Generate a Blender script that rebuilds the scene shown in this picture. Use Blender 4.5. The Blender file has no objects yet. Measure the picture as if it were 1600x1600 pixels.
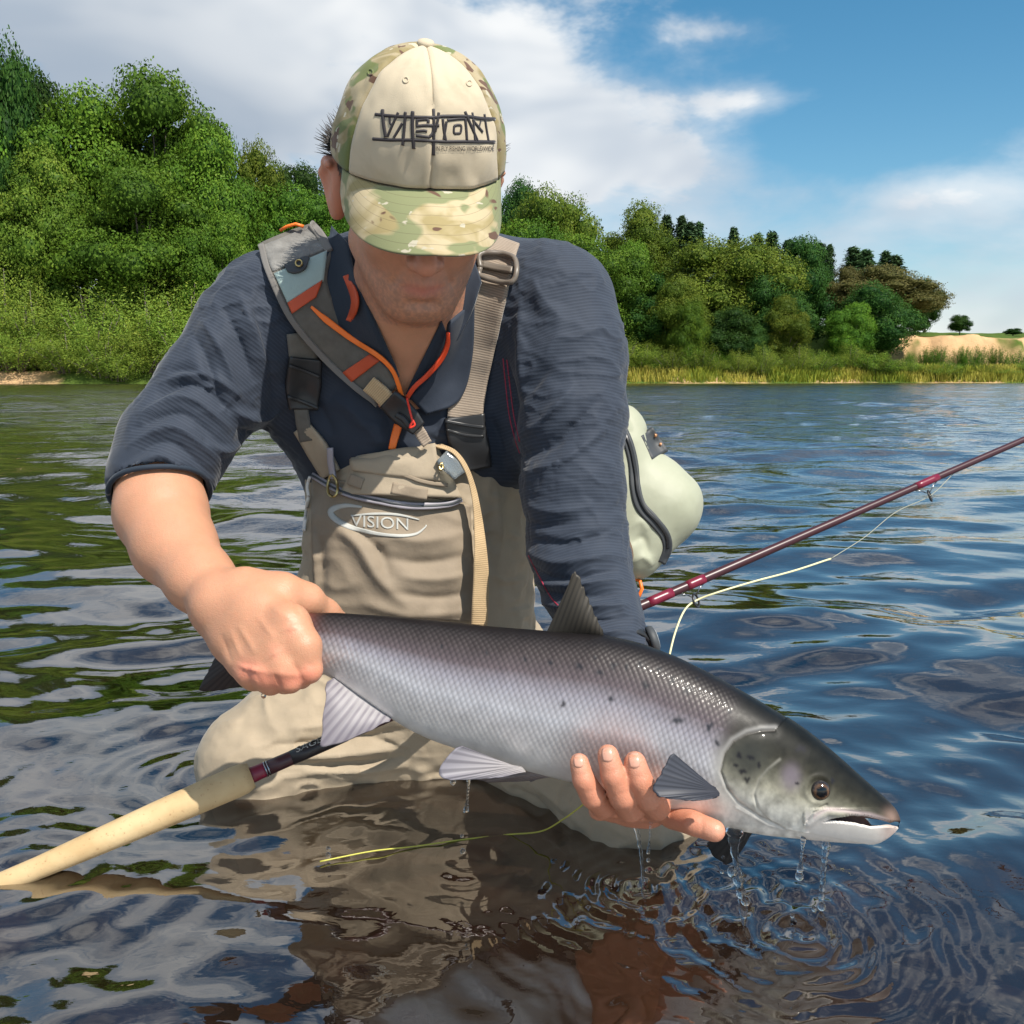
import bpy, bmesh, math, random, time
import numpy as np
from mathutils import Vector, Matrix
from mathutils.bvhtree import BVHTree
T00 = time.time()
scene = bpy.context.scene
col = scene.collection
rng = np.random.default_rng(7)
random.seed(7)

# ------------------------------------------------------------------ camera
FP, CX, CY, CAMH = 1500.0, 800.0, 800.0, 0.55          # focal length in photo pixels (1600 px frame)
TH = math.atan(210.0 / FP)                              # horizon sits at row 590
cd = bpy.data.cameras.new('camera'); cam = bpy.data.objects.new('camera', cd); col.objects.link(cam)
cd.sensor_width = 36.0; cd.lens = 36.0 * FP / 1600.0
cd.clip_start = 0.02; cd.clip_end = 5000
cam.location = (0, 0, CAMH); cam.rotation_euler = (math.pi / 2 - TH, 0, 0)
scene.camera = cam
scene.render.resolution_x = scene.render.resolution_y = 1024
CAM = np.array([0, 0, CAMH]); FWD = np.array([0, math.cos(TH), -math.sin(TH)])
UPV = np.array([0, math.sin(TH), math.cos(TH)]); RGT = np.array([1.0, 0, 0])

def P(u, v, d):
    u = np.asarray(u, float); v = np.asarray(v, float); d = np.asarray(d, float)
    return CAM + d[..., None] * (FWD + ((u - CX) / FP)[..., None] * RGT - ((v - CY) / FP)[..., None] * UPV)
def proj(p):
    r = np.asarray(p) - CAM; d = r @ FWD
    return CX + FP * (r @ RGT) / d, CY - FP * (r @ UPV) / d, d
def wdepth(v):                                          # camera depth of the water surface on row v
    return CAMH / (math.sin(TH) + (v - CY) / FP * math.cos(TH))
def far(u, v, y):                                       # point on pixel ray at world y
    r = FWD + (u - CX) / FP * RGT - (v - CY) / FP * UPV
    return CAM + r * (y / r[1])

# ------------------------------------------------------------------ sun, sky, exposure
SUN_AZ, SUN_EL = math.radians(42), math.radians(52)     # azimuth measured to the right of straight-behind the camera
sdir = Vector((math.sin(SUN_AZ) * math.cos(SUN_EL), -math.cos(SUN_AZ) * math.cos(SUN_EL), math.sin(SUN_EL)))
sl = bpy.data.lights.new('sun', 'SUN'); sl.energy = 5.0; sl.angle = math.radians(0.5); sl.color = (1, 0.94, 0.84)
so = bpy.data.objects.new('sun', sl); col.objects.link(so)
so.rotation_euler = sdir.to_track_quat('Z', 'Y').to_euler(); so.location = (3, -4, 8)
scene.view_settings.view_transform = 'Standard'; scene.view_settings.look = 'None'
scene.view_settings.exposure = 0.45; scene.view_settings.gamma = 1.0; scene.view_settings.use_curve_mapping = False

cy = scene.cycles
cy.max_bounces = 6; cy.use_adaptive_sampling = True; cy.adaptive_threshold = 0.02; cy.diffuse_bounces = 2; cy.glossy_bounces = 3; cy.transmission_bounces = 6; cy.transparent_max_bounces = 8

class NT:                                               # tiny node-tree helper
    def __init__(s, nt): s.nt = nt; s.n = nt.nodes; s.l = nt.links
    def new(s, t, **kw):
        n = s.n.new(t)
        for k, v in kw.items(): setattr(n, k, v)
        return n
    def put(s, sock, val):
        if isinstance(val, bpy.types.NodeSocket): s.l.new(val, sock)
        elif val is not None:
            try: sock.default_value = val
            except Exception: sock.default_value = tuple(val) + (1,) if len(val) == 3 else val
    def m(s, op, a, b=None, c=None, clamp=False):
        n = s.new('ShaderNodeMath', operation=op, use_clamp=clamp)
        for i, x in enumerate((a, b, c)):
            if x is not None: s.put(n.inputs[i], x)
        return n.outputs[0]
    def mix(s, f, a, b, bt='MIX'):
        n = s.new('ShaderNodeMix', data_type='RGBA', blend_type=bt)
        s.put(n.inputs[0], f); s.put(n.inputs[6], a if isinstance(a, bpy.types.NodeSocket) else tuple(a) + (1,) if len(a) == 3 else a)
        s.put(n.inputs[7], b if isinstance(b, bpy.types.NodeSocket) else tuple(b) + (1,) if len(b) == 3 else b)
        return n.outputs[2]
    def ramp(s, f, stops):
        n = s.new('ShaderNodeValToRGB'); e = n.color_ramp.elements
        while len(e) < len(stops): e.new(0.5)
        for i, (p, c) in enumerate(stops):
            e[i].position = p; e[i].color = (tuple(c) + (1,)) if not isinstance(c, (int, float)) else (c, c, c, 1)
        s.put(n.inputs[0], f); return n.outputs[0]
    def noise(s, vec, scale, detail=4, rough=0.5, dist=0.0, out=0):
        n = s.new('ShaderNodeTexNoise'); n.inputs['Scale'].default_value = scale
        n.inputs['Detail'].default_value = detail; n.inputs['Roughness'].default_value = rough; n.inputs['Distortion'].default_value = dist
        if vec is not None: s.l.new(vec, n.inputs['Vector'])
        return n.outputs[out]
    def maprange(s, v, a, b, c=0.0, d=1.0, smooth=False):
        n = s.new('ShaderNodeMapRange', interpolation_type='SMOOTHSTEP' if smooth else 'LINEAR')
        for i, x in enumerate((v, a, b, c, d)): s.put(n.inputs[i], x)
        return n.outputs[0]
    def bump(s, h, strength=0.3, dist=0.002, normal=None):
        n = s.new('ShaderNodeBump'); n.inputs['Strength'].default_value = strength; n.inputs['Distance'].default_value = dist
        s.l.new(h, n.inputs['Height'])
        if normal is not None: s.l.new(normal, n.inputs['Normal'])
        return n.outputs[0]

world = bpy.data.worlds.new('World'); scene.world = world; world.use_nodes = True
W = NT(world.node_tree); W.n.clear()
wout = W.new('ShaderNodeOutputWorld'); bg = W.new('ShaderNodeBackground'); W.l.new(bg.outputs[0], wout.inputs[0])
sky = W.new('ShaderNodeTexSky', sky_type='NISHITA'); sky.sun_disc = False
sky.sun_elevation = SUN_EL; sky.sun_rotation = math.atan2(sdir.x, sdir.y); sky.altitude = 100
sky.air_density = 1.0; sky.dust_density = 0.3; sky.ozone_density = 1.0
SKY_STRENGTH = 0.095
tc = W.new('ShaderNodeTexCoord'); sep = W.new('ShaderNodeSeparateXYZ'); W.l.new(tc.outputs['Generated'], sep.inputs[0])
X, Y, Z = sep.outputs
AZ = W.m('ARCTAN2', X, Y); EL = W.m('ARCSINE', Z)
def azel(u, v):
    r = FWD + (u - CX) / FP * RGT - (v - CY) / FP * UPV; r = r / np.linalg.norm(r)
    return math.atan2(r[0], r[1]), math.asin(r[2])
def blob(u, v, su, sv):
    a, e = azel(u, v)
    p = W.m('MULTIPLY', W.m('SUBTRACT', AZ, a), FP / su); q = W.m('MULTIPLY', W.m('SUBTRACT', EL, e), FP / sv)
    return W.m('EXPONENT', W.m('MULTIPLY', W.m('ADD', W.m('MULTIPLY', p, p), W.m('MULTIPLY', q, q)), -1.0))
# flattened direction for the cloud noise: clouds get wider than tall
cmb = W.new('ShaderNodeCombineXYZ'); W.l.new(AZ, cmb.inputs[0]); W.put(cmb.inputs[1], W.m('MULTIPLY', EL, 2.1))
cv = cmb.outputs[0]
big = W.noise(cv, 3.4, 3, 0.5); fine = W.noise(cv, 7.5, 5, 0.6, 0.2)
fld = W.m('ADD', W.m('MULTIPLY', big, 0.55), W.m('MULTIPLY', fine, 0.65))
def addb(f, *a, k=1.0): return W.m('ADD', f, W.m('MULTIPLY', blob(*a), k))
for a, k in (((900, 200, 125, 85), .26), ((1030, 230, 120, 60), .18), ((760, 90, 120, 80), .22), ((380, 60, 420, 160), .26), ((640, 200, 300, 120), .16),
             ((1120, 52, 120, 38), .27), ((1180, 155, 135, 24), .30), ((1460, 305, 130, 38), .28), ((1020, 290, 160, 40), .10),
             ((160, 30, 260, 200), .14), ((1500, 40, 330, 150), -.34), ((1330, 215, 120, 50), -.10), ((980, 95, 70, 40), -.10)):
    fld = addb(fld, *a, k=k)
# haze of thin cloud low over the horizon, everywhere
low = W.maprange(EL, 0.02, 0.34, 0.33, 0.0)
lowthin = W.m('ADD', fld, low)
# heavier broken cloud on the camera's left and overhead, clear blue to the right
side = W.m('MULTIPLY', W.maprange(AZ, -1.2, 0.5, 0.22, 0.05), W.maprange(EL, 0.30, 0.5, 0.0, 1.0))
fld2 = W.m('ADD', fld, side)
mask = W.maprange(fld2, 0.62, 0.86, 0, 1, True)
thin = W.maprange(lowthin, 0.58, 1.0, 0, 0.72, True)
cover = W.m('MAXIMUM', mask, thin)
hi_ = W.maprange(W.m('ADD', big, side), 0.50, 0.80, 0, 0.9, True)
hsw = W.maprange(EL, 0.40, 0.62, 0, 1, True)
cover = W.m('ADD', W.m('MULTIPLY', cover, W.m('SUBTRACT', 1.0, hsw)), W.m('MULTIPLY', hi_, hsw))
shade = W.maprange(W.noise(cv, 4.2, 3, 0.55, 0.3), 0.36, 0.66, 0, 1, True)
dark = W.m('ADD', W.m('MULTIPLY', blob(60, 120, 330, 190), 1.0), W.m('MULTIPLY', blob(330, 190, 240, 60), 0.6), clamp=True)
ccol = W.mix(shade, (0.45, 0.50, 0.56), (0.74, 0.75, 0.75))
ccol = W.mix(hsw, ccol, (0.66, 0.68, 0.70))
ccol = W.mix(W.m('MULTIPLY', dark, 0.8), ccol, (0.25, 0.31, 0.39))
skyc = W.new('ShaderNodeVectorMath', operation='SCALE'); W.l.new(sky.outputs[0], skyc.inputs[0]); skyc.inputs['Scale'].default_value = SKY_STRENGTH
hs = W.new('ShaderNodeHueSaturation'); W.l.new(skyc.outputs[0], hs.inputs['Color']); hs.inputs['Saturation'].default_value = 1.35; hs.inputs['Hue'].default_value = .485
fin = W.mix(cover, hs.outputs[0], ccol)
W.l.new(fin, bg.inputs[0]); bg.inputs[1].default_value = 1.0
world.cycles.sampling_method = 'NONE'
# ------------------------------------------------------------------ helpers
def tag(o, label=None, cat=None, group=None, kind=None):
    if label: o['label'] = label
    if cat: o['category'] = cat
    if group: o['group'] = group
    if kind: o['kind'] = kind
    return o
def empty(name, loc=(0, 0, 0)):
    o = bpy.data.objects.new(name, None); o.empty_display_size = 0.05; col.objects.link(o); o.location = tuple(loc); return o
def link(name, me, parent=None):
    o = bpy.data.objects.new(name, me); col.objects.link(o)
    if parent is not None:
        o.parent = parent
        o.matrix_parent_inverse = Matrix.Translation(-world_loc(parent))
    return o
def world_loc(o): return o.location.copy() if o.type == 'EMPTY' else Vector((0, 0, 0))
def mesh(name, V, Q, mat=None, parent=None, smooth=True, colr=None, attrs=None, tris=None):
    V = np.asarray(V, np.float32).reshape(-1, 3); me = bpy.data.meshes.new(name)
    Q = np.asarray(Q, np.int32).reshape(-1, 4) if Q is not None and len(Q) else np.zeros((0, 4), np.int32)
    Tt = np.asarray(tris, np.int32).reshape(-1, 3) if tris is not None and len(tris) else np.zeros((0, 3), np.int32)
    me.vertices.add(len(V)); me.vertices.foreach_set('co', V.ravel())
    nl = Q.size + Tt.size; me.loops.add(nl); me.loops.foreach_set('vertex_index', np.concatenate([Q.ravel(), Tt.ravel()]))
    me.polygons.add(len(Q) + len(Tt))
    me.polygons.foreach_set('loop_start', np.concatenate([np.arange(len(Q)) * 4, Q.size + np.arange(len(Tt)) * 3]).astype(np.int32))
    me.update(calc_edges=True); me.validate()
    if smooth: me.polygons.foreach_set('use_smooth', np.ones(len(me.polygons), bool))
    if colr is not None and len(me.vertices) == len(V):
        a = me.color_attributes.new('Col', 'FLOAT_COLOR', 'POINT')
        a.data.foreach_set('color', np.concatenate([np.asarray(colr, np.float32), np.ones((len(V), 1), np.float32)], 1).ravel())
    for k, v in (attrs or {}).items():
        a = me.attributes.new(k, 'FLOAT', 'POINT'); a.data.foreach_set('value', np.asarray(v, np.float32))
    if mat is not None: me.materials.append(mat)
    return link(name, me, parent)
def normals(V, Q):
    V = np.asarray(V, float); Q = np.asarray(Q)
    n = np.cross(V[Q[:, 2]] - V[Q[:, 0]], V[Q[:, 3]] - V[Q[:, 1]]); N = np.zeros_like(V)
    for i in range(4):
        for c in range(3): N[:, c] += np.bincount(Q[:, i], n[:, c], len(V))
    return N / (np.linalg.norm(N, axis=1, keepdims=True) + 1e-12)
def gridq(n, m, wrap=False, off=0):
    i = np.arange(n - 1)[:, None]; j = np.arange(m if wrap else m - 1)[None, :]; j2 = (j + 1) % m
    return (np.stack([i * m + j, i * m + j2, (i + 1) * m + j2, (i + 1) * m + j], -1).reshape(-1, 4) + off)
def sstep(x, a, b): t = np.clip((x - a) / (b - a), 0, 1); return t * t * (3 - 2 * t)
def hash3(i, j, k, s=0):
    h = (i * 374761393 + j * 668265263 + k * 2147483647 + s * 974711) & 0xffffffff
    h = ((h ^ (h >> 13)) * 1274126177) & 0xffffffff
    return ((h ^ (h >> 16)) & 0xffff) / 65535.0
def vnoise(p, s=0):                                     # value noise, p (N,3)
    p = np.asarray(p, float); i = np.floor(p).astype(np.int64); f = p - i; f = f * f * (3 - 2 * f); r = 0
    for dx in (0, 1):
        for dy in (0, 1):
            for dz in (0, 1):
                w = (f[:, 0] if dx else 1 - f[:, 0]) * (f[:, 1] if dy else 1 - f[:, 1]) * (f[:, 2] if dz else 1 - f[:, 2])
                r = r + w * hash3(i[:, 0] + dx, i[:, 1] + dy, i[:, 2] + dz, s)
    return r
def fbm(p, o=3, s=0):
    r = 0; a = 0.5
    for k in range(o): r = r + a * vnoise(np.asarray(p) * 2 ** k, s + k); a *= .5
    return r / (1 - .5 ** o)
def polydist(u, v, pts):                                # distance and running fraction along a polyline
    pts = np.asarray(pts, float); best = np.full(u.shape, 1e9); par = np.zeros(u.shape)
    L = np.concatenate([[0], np.cumsum(np.linalg.norm(np.diff(pts, axis=0), axis=1))])
    for a in range(len(pts) - 1):
        d = pts[a + 1] - pts[a]; t = np.clip(((u - pts[a, 0]) * d[0] + (v - pts[a, 1]) * d[1]) / (d @ d + 1e-9), 0, 1)
        q = np.hypot(u - pts[a, 0] - t * d[0], v - pts[a, 1] - t * d[1]); w = q < best
        best = np.where(w, q, best); par = np.where(w, (L[a] + t * (L[a + 1] - L[a])) / L[-1], par)
    return best, par
def inpoly(u, v, pts):
    r = np.zeros(u.shape, bool); n = len(pts); j = n - 1
    for i in range(n):
        xi, yi = pts[i]; xj, yj = pts[j]
        r ^= ((yi > v) != (yj > v)) & (u < (xj - xi) * (v - yi) / (yj - yi + 1e-12) + xi); j = i
    return r
def spline(pts, n):                                     # Catmull-Rom resample, even in arc length
    pts = np.asarray(pts, float)
    if len(pts) > 2:
        q = np.vstack([2 * pts[0] - pts[1], pts, 2 * pts[-1] - pts[-2]]); o = []
        for i in range(len(pts) - 1):
            p0, p1, p2, p3 = q[i:i + 4]; t = np.linspace(0, 1, 16, endpoint=False)[:, None]
            o.append(.5 * (2 * p1 + (p2 - p0) * t + (2 * p0 - 5 * p1 + 4 * p2 - p3) * t * t + (3 * p1 - p0 - 3 * p2 + p3) * t ** 3))
        pts = np.vstack(o + [pts[-1:]])
    L = np.concatenate([[0], np.cumsum(np.linalg.norm(np.diff(pts, axis=0), axis=1))])
    s = np.linspace(0, L[-1], n)
    return np.stack([np.interp(s, L, pts[:, c]) for c in range(pts.shape[1])], 1)

# ---- signed-distance modelling: smooth unions meshed with surface nets on sparse blocks
class Prim:
    def __init__(s, fn, c, r, k, op='u', lip=1.0): s.fn, s.c, s.r, s.k, s.op, s.lip = fn, np.asarray(c, float), r, k, op, lip
def cone(a, b, ra, rb, k=.01, flat=None, op='u'):
    a = np.asarray(a, float); b = np.asarray(b, float); ba = b - a; bb = ba @ ba + 1e-12
    ax = None
    if flat is not None: ax = np.asarray(flat[0], float); ax = ax / np.linalg.norm(ax); fa = flat[1]
    def fn(p):
        q = p - a; t = np.clip(q @ ba / bb, 0, 1); q = q - t[:, None] * ba
        if ax is not None: q = q + (q @ ax)[:, None] * ax * (1 / fa - 1)
        return np.sqrt(np.einsum('ij,ij->i', q, q)) - (ra + (rb - ra) * t)
    return Prim(fn, (a + b) / 2, np.sqrt(bb) / 2 + max(ra, rb), k, op, 1 / min(1, fa) if ax is not None else 1)
def ell(c, r, k=.01, M=None, op='u'):                   # M rows = local axes
    c = np.asarray(c, float); r = np.asarray(r, float); M = np.eye(3) if M is None else np.asarray(M, float)
    def fn(p):
        q = (p - c) @ M.T; k0 = np.sqrt((q * q / (r * r)).sum(1)); k1 = np.sqrt((q * q / r ** 4).sum(1)) + 1e-9
        return k0 * (k0 - 1) / k1
    return Prim(fn, c, r.max(), k, op, 1.6)
def rbox(c, b, rad, k=.01, M=None, op='u'):
    c = np.asarray(c, float); b = np.asarray(b, float); M = np.eye(3) if M is None else np.asarray(M, float)
    def fn(p):
        q = np.abs((p - c) @ M.T) - (b - rad)
        return np.linalg.norm(np.maximum(q, 0), axis=1) + np.minimum(q.max(1), 0) - rad
    return Prim(fn, c, np.linalg.norm(b), k, op)
def chain(pts, k=.012, flat=None, op='u'):              # pts: (u, v, depth, radius m)
    o = []
    for a, b in zip(pts[:-1], pts[1:]): o.append(cone(P(*a[:3]), P(*b[:3]), a[3], b[3], k, flat, op))
    return o
def comb(D, d, p):
    k = p.k
    if p.op == 'u': h = np.clip(.5 + .5 * (D - d) / k, 0, 1); return D + (d - D) * h - k * h * (1 - h)
    h = np.clip(.5 - .5 * (D + d) / k, 0, 1); return D + (-d - D) * h + k * h * (1 - h)
EDG = [(0, 1), (2, 3), (4, 5), (6, 7), (0, 2), (1, 3), (4, 6), (5, 7), (0, 4), (1, 5), (2, 6), (3, 7)]
def sdf(prims, h, warp=None, B=16):
    us = [p for p in prims if p.op == 'u']
    lo = np.min([p.c - p.r for p in us], 0) - 4 * h; hi = np.max([p.c + p.r for p in us], 0) + 4 * h
    bs = B * h; n = np.ceil((hi - lo) / bs).astype(int)
    C = np.stack(np.meshgrid(*[np.arange(k) for k in n], indexing='ij'), -1).reshape(-1, 3)
    cc = lo + (C + .5) * bs; ds = [p.fn(cc) for p in prims]; D = np.full(len(cc), 1.0)
    for p, d in zip(prims, ds): D = comb(D, d, p)
    hd = bs * .8661; act = np.where(np.abs(D) < hd * 1.7 + .004)[0]
    g = np.arange(B + 1); off = np.stack(np.meshgrid(g, g, g, indexing='ij'), -1).reshape(-1, 3)
    N = n * B + 2; KX, KY, KZ = 1, int(N[0]), int(N[0] * N[1])
    keys, pos, quads = [], [], []
    ds = np.array(ds)
    lips = np.array([p.lip for p in prims]); ks = np.array([p.k for p in prims])
    for b in act:
        use = np.where(ds[:, b] < hd * lips * 1.25 + ks + 2 * h)[0]
        if not len(use): continue
        base = C[b] * B; pts = lo + (off + base) * h; v = np.full(len(pts), 1.0)
        for i in use: v = comb(v, prims[i].fn(pts), prims[i])
        if warp is not None: v = warp(pts, v)
        s = v < 0
        if s.all() or not s.any(): continue
        v3 = v.reshape(B + 1, B + 1, B + 1); s3 = s.reshape(B + 1, B + 1, B + 1)
        cn = sum(s3[i:B + i, j:B + j, k:B + k].astype(np.int8) for i in (0, 1) for j in (0, 1) for k in (0, 1))
        I = np.argwhere((cn > 0) & (cn < 8))
        cor = np.array([v3[I[:, 0] + (q & 1), I[:, 1] + (q >> 1 & 1), I[:, 2] + (q >> 2 & 1)] for q in range(8)])
        sm = np.zeros((len(I), 3)); ct = np.zeros(len(I))
        for a, c in EDG:
            va, vb = cor[a], cor[c]; x = (va < 0) != (vb < 0); t = np.where(x, va / np.where(x, va - vb, 1), 0)
            pa = np.array([a & 1, a >> 1 & 1, a >> 2 & 1]); pb = np.array([c & 1, c >> 1 & 1, c >> 2 & 1])
            sm += np.where(x[:, None], pa + t[:, None] * (pb - pa), 0); ct += x
        gi = I + base + 1
        keys.append(gi[:, 0] * KX + gi[:, 1] * KY + gi[:, 2] * KZ); pos.append(lo + (I + base + sm / ct[:, None]) * h)
        for ax, st in ((0, (KY, KZ)), (1, (KZ, KX)), (2, (KX, KY))):
            sa = s3[:B, :B, :B]; sb = np.roll(s3, -1, ax)[:B, :B, :B]
            E = np.argwhere(sa != sb)
            if not len(E): continue
            e = E + base + 1; kk = e[:, 0] * KX + e[:, 1] * KY + e[:, 2] * KZ
            q = np.stack([kk - st[0] - st[1], kk - st[1], kk, kk - st[0]], 1)
            fl = ~sa[E[:, 0], E[:, 1], E[:, 2]]; q[fl] = q[fl][:, ::-1]; quads.append(q)
    keys = np.concatenate(keys); pos = np.concatenate(pos); quads = np.concatenate(quads)
    o = np.argsort(keys); keys, pos = keys[o], pos[o]
    ix = np.searchsorted(keys, quads); ix = np.clip(ix, 0, len(keys) - 1); ok = (keys[ix] == quads).all(1)
    return pos, ix[ok]
def relax(V, Q, it=2, lam=.5):
    e = np.concatenate([Q[:, [0, 1]], Q[:, [1, 2]], Q[:, [2, 3]], Q[:, [3, 0]]]); n = len(V)
    deg = np.bincount(e[:, 0], minlength=n) + np.bincount(e[:, 1], minlength=n) + 1e-9
    for k in range(it):
        S = np.zeros_like(V)
        for c in range(3): S[:, c] = np.bincount(e[:, 0], V[e[:, 1], c], n) + np.bincount(e[:, 1], V[e[:, 0], c], n)
        V = V + lam * (S / deg[:, None] - V)
    return V
def ripple(V, Q, scale, amp, o=2, seed=0):
    return V + normals(V, Q) * (amp * (fbm(V * np.asarray(scale), o, seed) - .5))[:, None]
def ridges(V, Q, scale, amp, seed=0):
    n = fbm(V * np.asarray(scale), 2, seed); m = fbm(V * 9.0, 2, seed + 50)
    return V + normals(V, Q) * (amp * (1 - np.abs(2 * n - 1) * 2.2).clip(0, 1) ** 2 * sstep(m, .35, .65))[:, None]
def folds(V, Q, lines, facing=0.0):
    """push a cloth surface in or out along creases: (points in photo px, half width px, height m)"""
    N = normals(V, Q); u, v, d = proj(V); view = CAM - V; fc = (N * view).sum(1) / np.linalg.norm(view, axis=1)
    disp = np.zeros(len(V))
    for pts, w, amp in lines:
        pts = spline(pts, 24); lo = pts.min(0) - 3 * w; hi = pts.max(0) + 3 * w
        i = np.where((u > lo[0]) & (u < hi[0]) & (v > lo[1]) & (v < hi[1]) & (fc > facing))[0]
        if not len(i): continue
        q, t = polydist(u[i], v[i], pts)
        disp[i] += amp * np.exp(-(q / w) ** 1.4) * np.sin(np.pi * np.clip(t, .0, 1)) ** .6 * sstep(fc[i], facing, facing + .3)
    return V + N * disp[:, None]

# ---- ribbons, patches and strokes laid on surfaces seen in the photograph
def bvh(*objs):
    V, F, o = [], [], 0
    for ob in objs:
        me = ob.data; n = len(me.vertices); a = np.empty(n * 3, np.float32); me.vertices.foreach_get('co', a); V.append(a.reshape(-1, 3))
        npoly = len(me.polygons); lt = np.empty(npoly, np.int32); me.polygons.foreach_get('loop_total', lt); vi = np.empty(len(me.loops), np.int32); me.loops.foreach_get('vertex_index', vi); vi += o
        if len(lt) and (lt == 4).all(): F += vi.reshape(-1, 4).tolist()
        else:
            e = np.cumsum(lt); F += [vi[i - k:i].tolist() for i, k in zip(e, lt)]
        o += n
    return BVHTree.FromPolygons(np.concatenate(V).tolist(), F)
def cast(tree, u, v):
    u = np.asarray(u, float); v = np.asarray(v, float); d = np.full(u.shape, np.nan)
    for i in np.ndindex(u.shape):
        r = FWD + (u[i] - CX) / FP * RGT - (v[i] - CY) / FP * UPV
        h = tree.ray_cast(Vector(CAM), Vector(r))
        if h[0] is not None: d[i] = (np.array(h[0]) - CAM) @ FWD
    return d
LASTD = 1.3
def fillnan(d):
    d = d.copy()
    global LASTD
    if np.isnan(d).all(): d[:] = LASTD
    LASTD = float(np.nanmean(d))
    for k in range(400):
        m = np.isnan(d)
        if not m.any(): break
        p = np.pad(d, 1, constant_values=np.nan); st = np.stack([p[:-2, 1:-1], p[2:, 1:-1], p[1:-1, :-2], p[1:-1, 2:]])
        with np.errstate(all='ignore'):
            import warnings; warnings.simplefilter('ignore'); a = np.nanmean(st, 0)
        d[m] = a[m]
    return d
def blur(d, it):
    for k in range(it):
        p = np.pad(d, 1, mode='edge'); d = (p[:-2, 1:-1] + p[2:, 1:-1] + p[1:-1, :-2] + p[1:-1, 2:] + 2 * d) / 6
    return d
def slab(name, G, thick, mat, parent=None, bulge=0.0, colr=None, attrs=None, closed=False):
    """closed sheet of given thickness behind the point grid G (n,m,3), facing the camera side"""
    n, m = G.shape[:2]; V = G.reshape(-1, 3); Q = gridq(n, m); N = normals(V, Q)
    if ((N * (CAM - V)).sum(1)).mean() < 0: N = -N; flip = True
    else: flip = False
    s = np.linspace(-1, 1, m)[None, :] * np.ones((n, 1)); F = V + N * (bulge * (1 - s.ravel() ** 2))[:, None] ; Bk = V - N * thick
    A = np.concatenate([F, Bk]); o = n * m; ring = np.concatenate([np.arange(m), np.arange(1, n) * m + m - 1, (n - 1) * m + np.arange(m - 2, -1, -1), np.arange(n - 2, 0, -1) * m])
    r2 = np.roll(ring, -1); S = np.stack([ring, ring + o, r2 + o, r2], 1)
    QQ = np.concatenate([Q, Q[:, ::-1] + o, S]) if not flip else np.concatenate([Q[:, ::-1], Q + o, S[:, ::-1]])
    c2 = np.concatenate([colr, colr]) if colr is not None else None
    return mesh(name, A, QQ, mat, parent, colr=c2, attrs={k: np.concatenate([v, v]) for k, v in (attrs or {}).items()})
def patch(name, L, R, tree, off, thick, mat, parent=None, n=40, m=8, sm=2, bulge=0.0, sink=None, attrs=True, lift=None):
    L = spline(L, n); R = spline(R, n); s = np.linspace(0, 1, m)
    uv = L[:, None, :] * (1 - s)[None, :, None] + R[:, None, :] * s[None, :, None]
    d = blur(fillnan(cast(tree, uv[..., 0], uv[..., 1])), sm) - off
    if lift is not None: d = d - np.interp(np.linspace(0, 1, n), *zip(*lift))[:, None]
    G = P(uv[..., 0], uv[..., 1], d)
    ln = np.concatenate([[0], np.cumsum(np.linalg.norm(np.diff(G[:, m // 2], axis=0), axis=1))])
    A = {'along': np.repeat(ln, m), 'across': np.tile(s, n)}
    return slab(name, G, thick, mat, parent, bulge, attrs=A)
def ribbon(name, pts, w, tree, off, thick, mat, parent=None, n=40, m=6, sm=3, bulge=0.0, lift=None):
    c = spline([p[:2] for p in pts], n); t = np.gradient(c, axis=0); t /= np.linalg.norm(t, axis=1, keepdims=True) + 1e-9
    ww = np.asarray([p[2] if len(p) > 2 else w for p in pts], float); ww = np.interp(np.linspace(0, 1, n), np.linspace(0, 1, len(ww)), ww)
    nr = np.stack([t[:, 1], -t[:, 0]], 1) * ww[:, None] / 2
    return patch(name, (c - nr), (c + nr), tree, off, thick, mat, parent, n, m, sm, bulge, lift=lift)
def tube(name, pts, r, mat, parent=None, sides=8, colr=None):
    pts = np.asarray(pts, float); n = len(pts); r = np.broadcast_to(np.asarray(r, float), (n,))
    V, Q = tubegeo(pts, r, sides); return mesh(name, V, Q, mat, parent, colr=colr)
def tubegeo(pts, r, sides=8):
    n = len(pts); t = np.gradient(pts, axis=0); t /= np.linalg.norm(t, axis=1, keepdims=True) + 1e-12
    a = np.array([0, 0, 1.0]) if abs(t[0, 2]) < .9 else np.array([1.0, 0, 0]); x = np.cross(t[0], a); x /= np.linalg.norm(x); V = []
    for i in range(n):
        x = x - (x @ t[i]) * t[i]; x /= np.linalg.norm(x) + 1e-12; y = np.cross(t[i], x); th = np.arange(sides) * 2 * np.pi / sides
        V.append(pts[i] + r[i] * (np.cos(th)[:, None] * x + np.sin(th)[:, None] * y))
    V = np.concatenate(V + [pts[:1], pts[-1:]]); Q = gridq(n, sides, True)
    j = np.arange(sides); k = (j + 1) % sides; c0 = n * sides; o = (n - 1) * sides
    cap = np.concatenate([np.stack([np.full(sides, c0), k, j, j], 1), np.stack([np.full(sides, c0 + 1), j + o, k + o, k + o], 1)])
    return V, (Q, cap)
_mesh0 = mesh
def mesh(name, V, Q, *a, **k):
    if isinstance(Q, tuple): k['tris'] = Q[1][:, :3]; Q = Q[0]
    return _mesh0(name, V, Q, *a, **k)
def surf_tube(name, pts, wpx, tree, mat, parent=None, off=.0, n=None, taper=True, sides=8):
    """round cord lying on a surface along a photo polyline"""
    n = n or 14 * max(2, len(pts)); c = spline(pts, n); d = blur(fillnan(cast(tree, c[:, 0], c[:, 1])[:, None]), 2)[:, 0] - off
    G = P(c[:, 0], c[:, 1], d); return tube(name, G, wpx / 2 * d / FP, mat, parent, sides)
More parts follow.
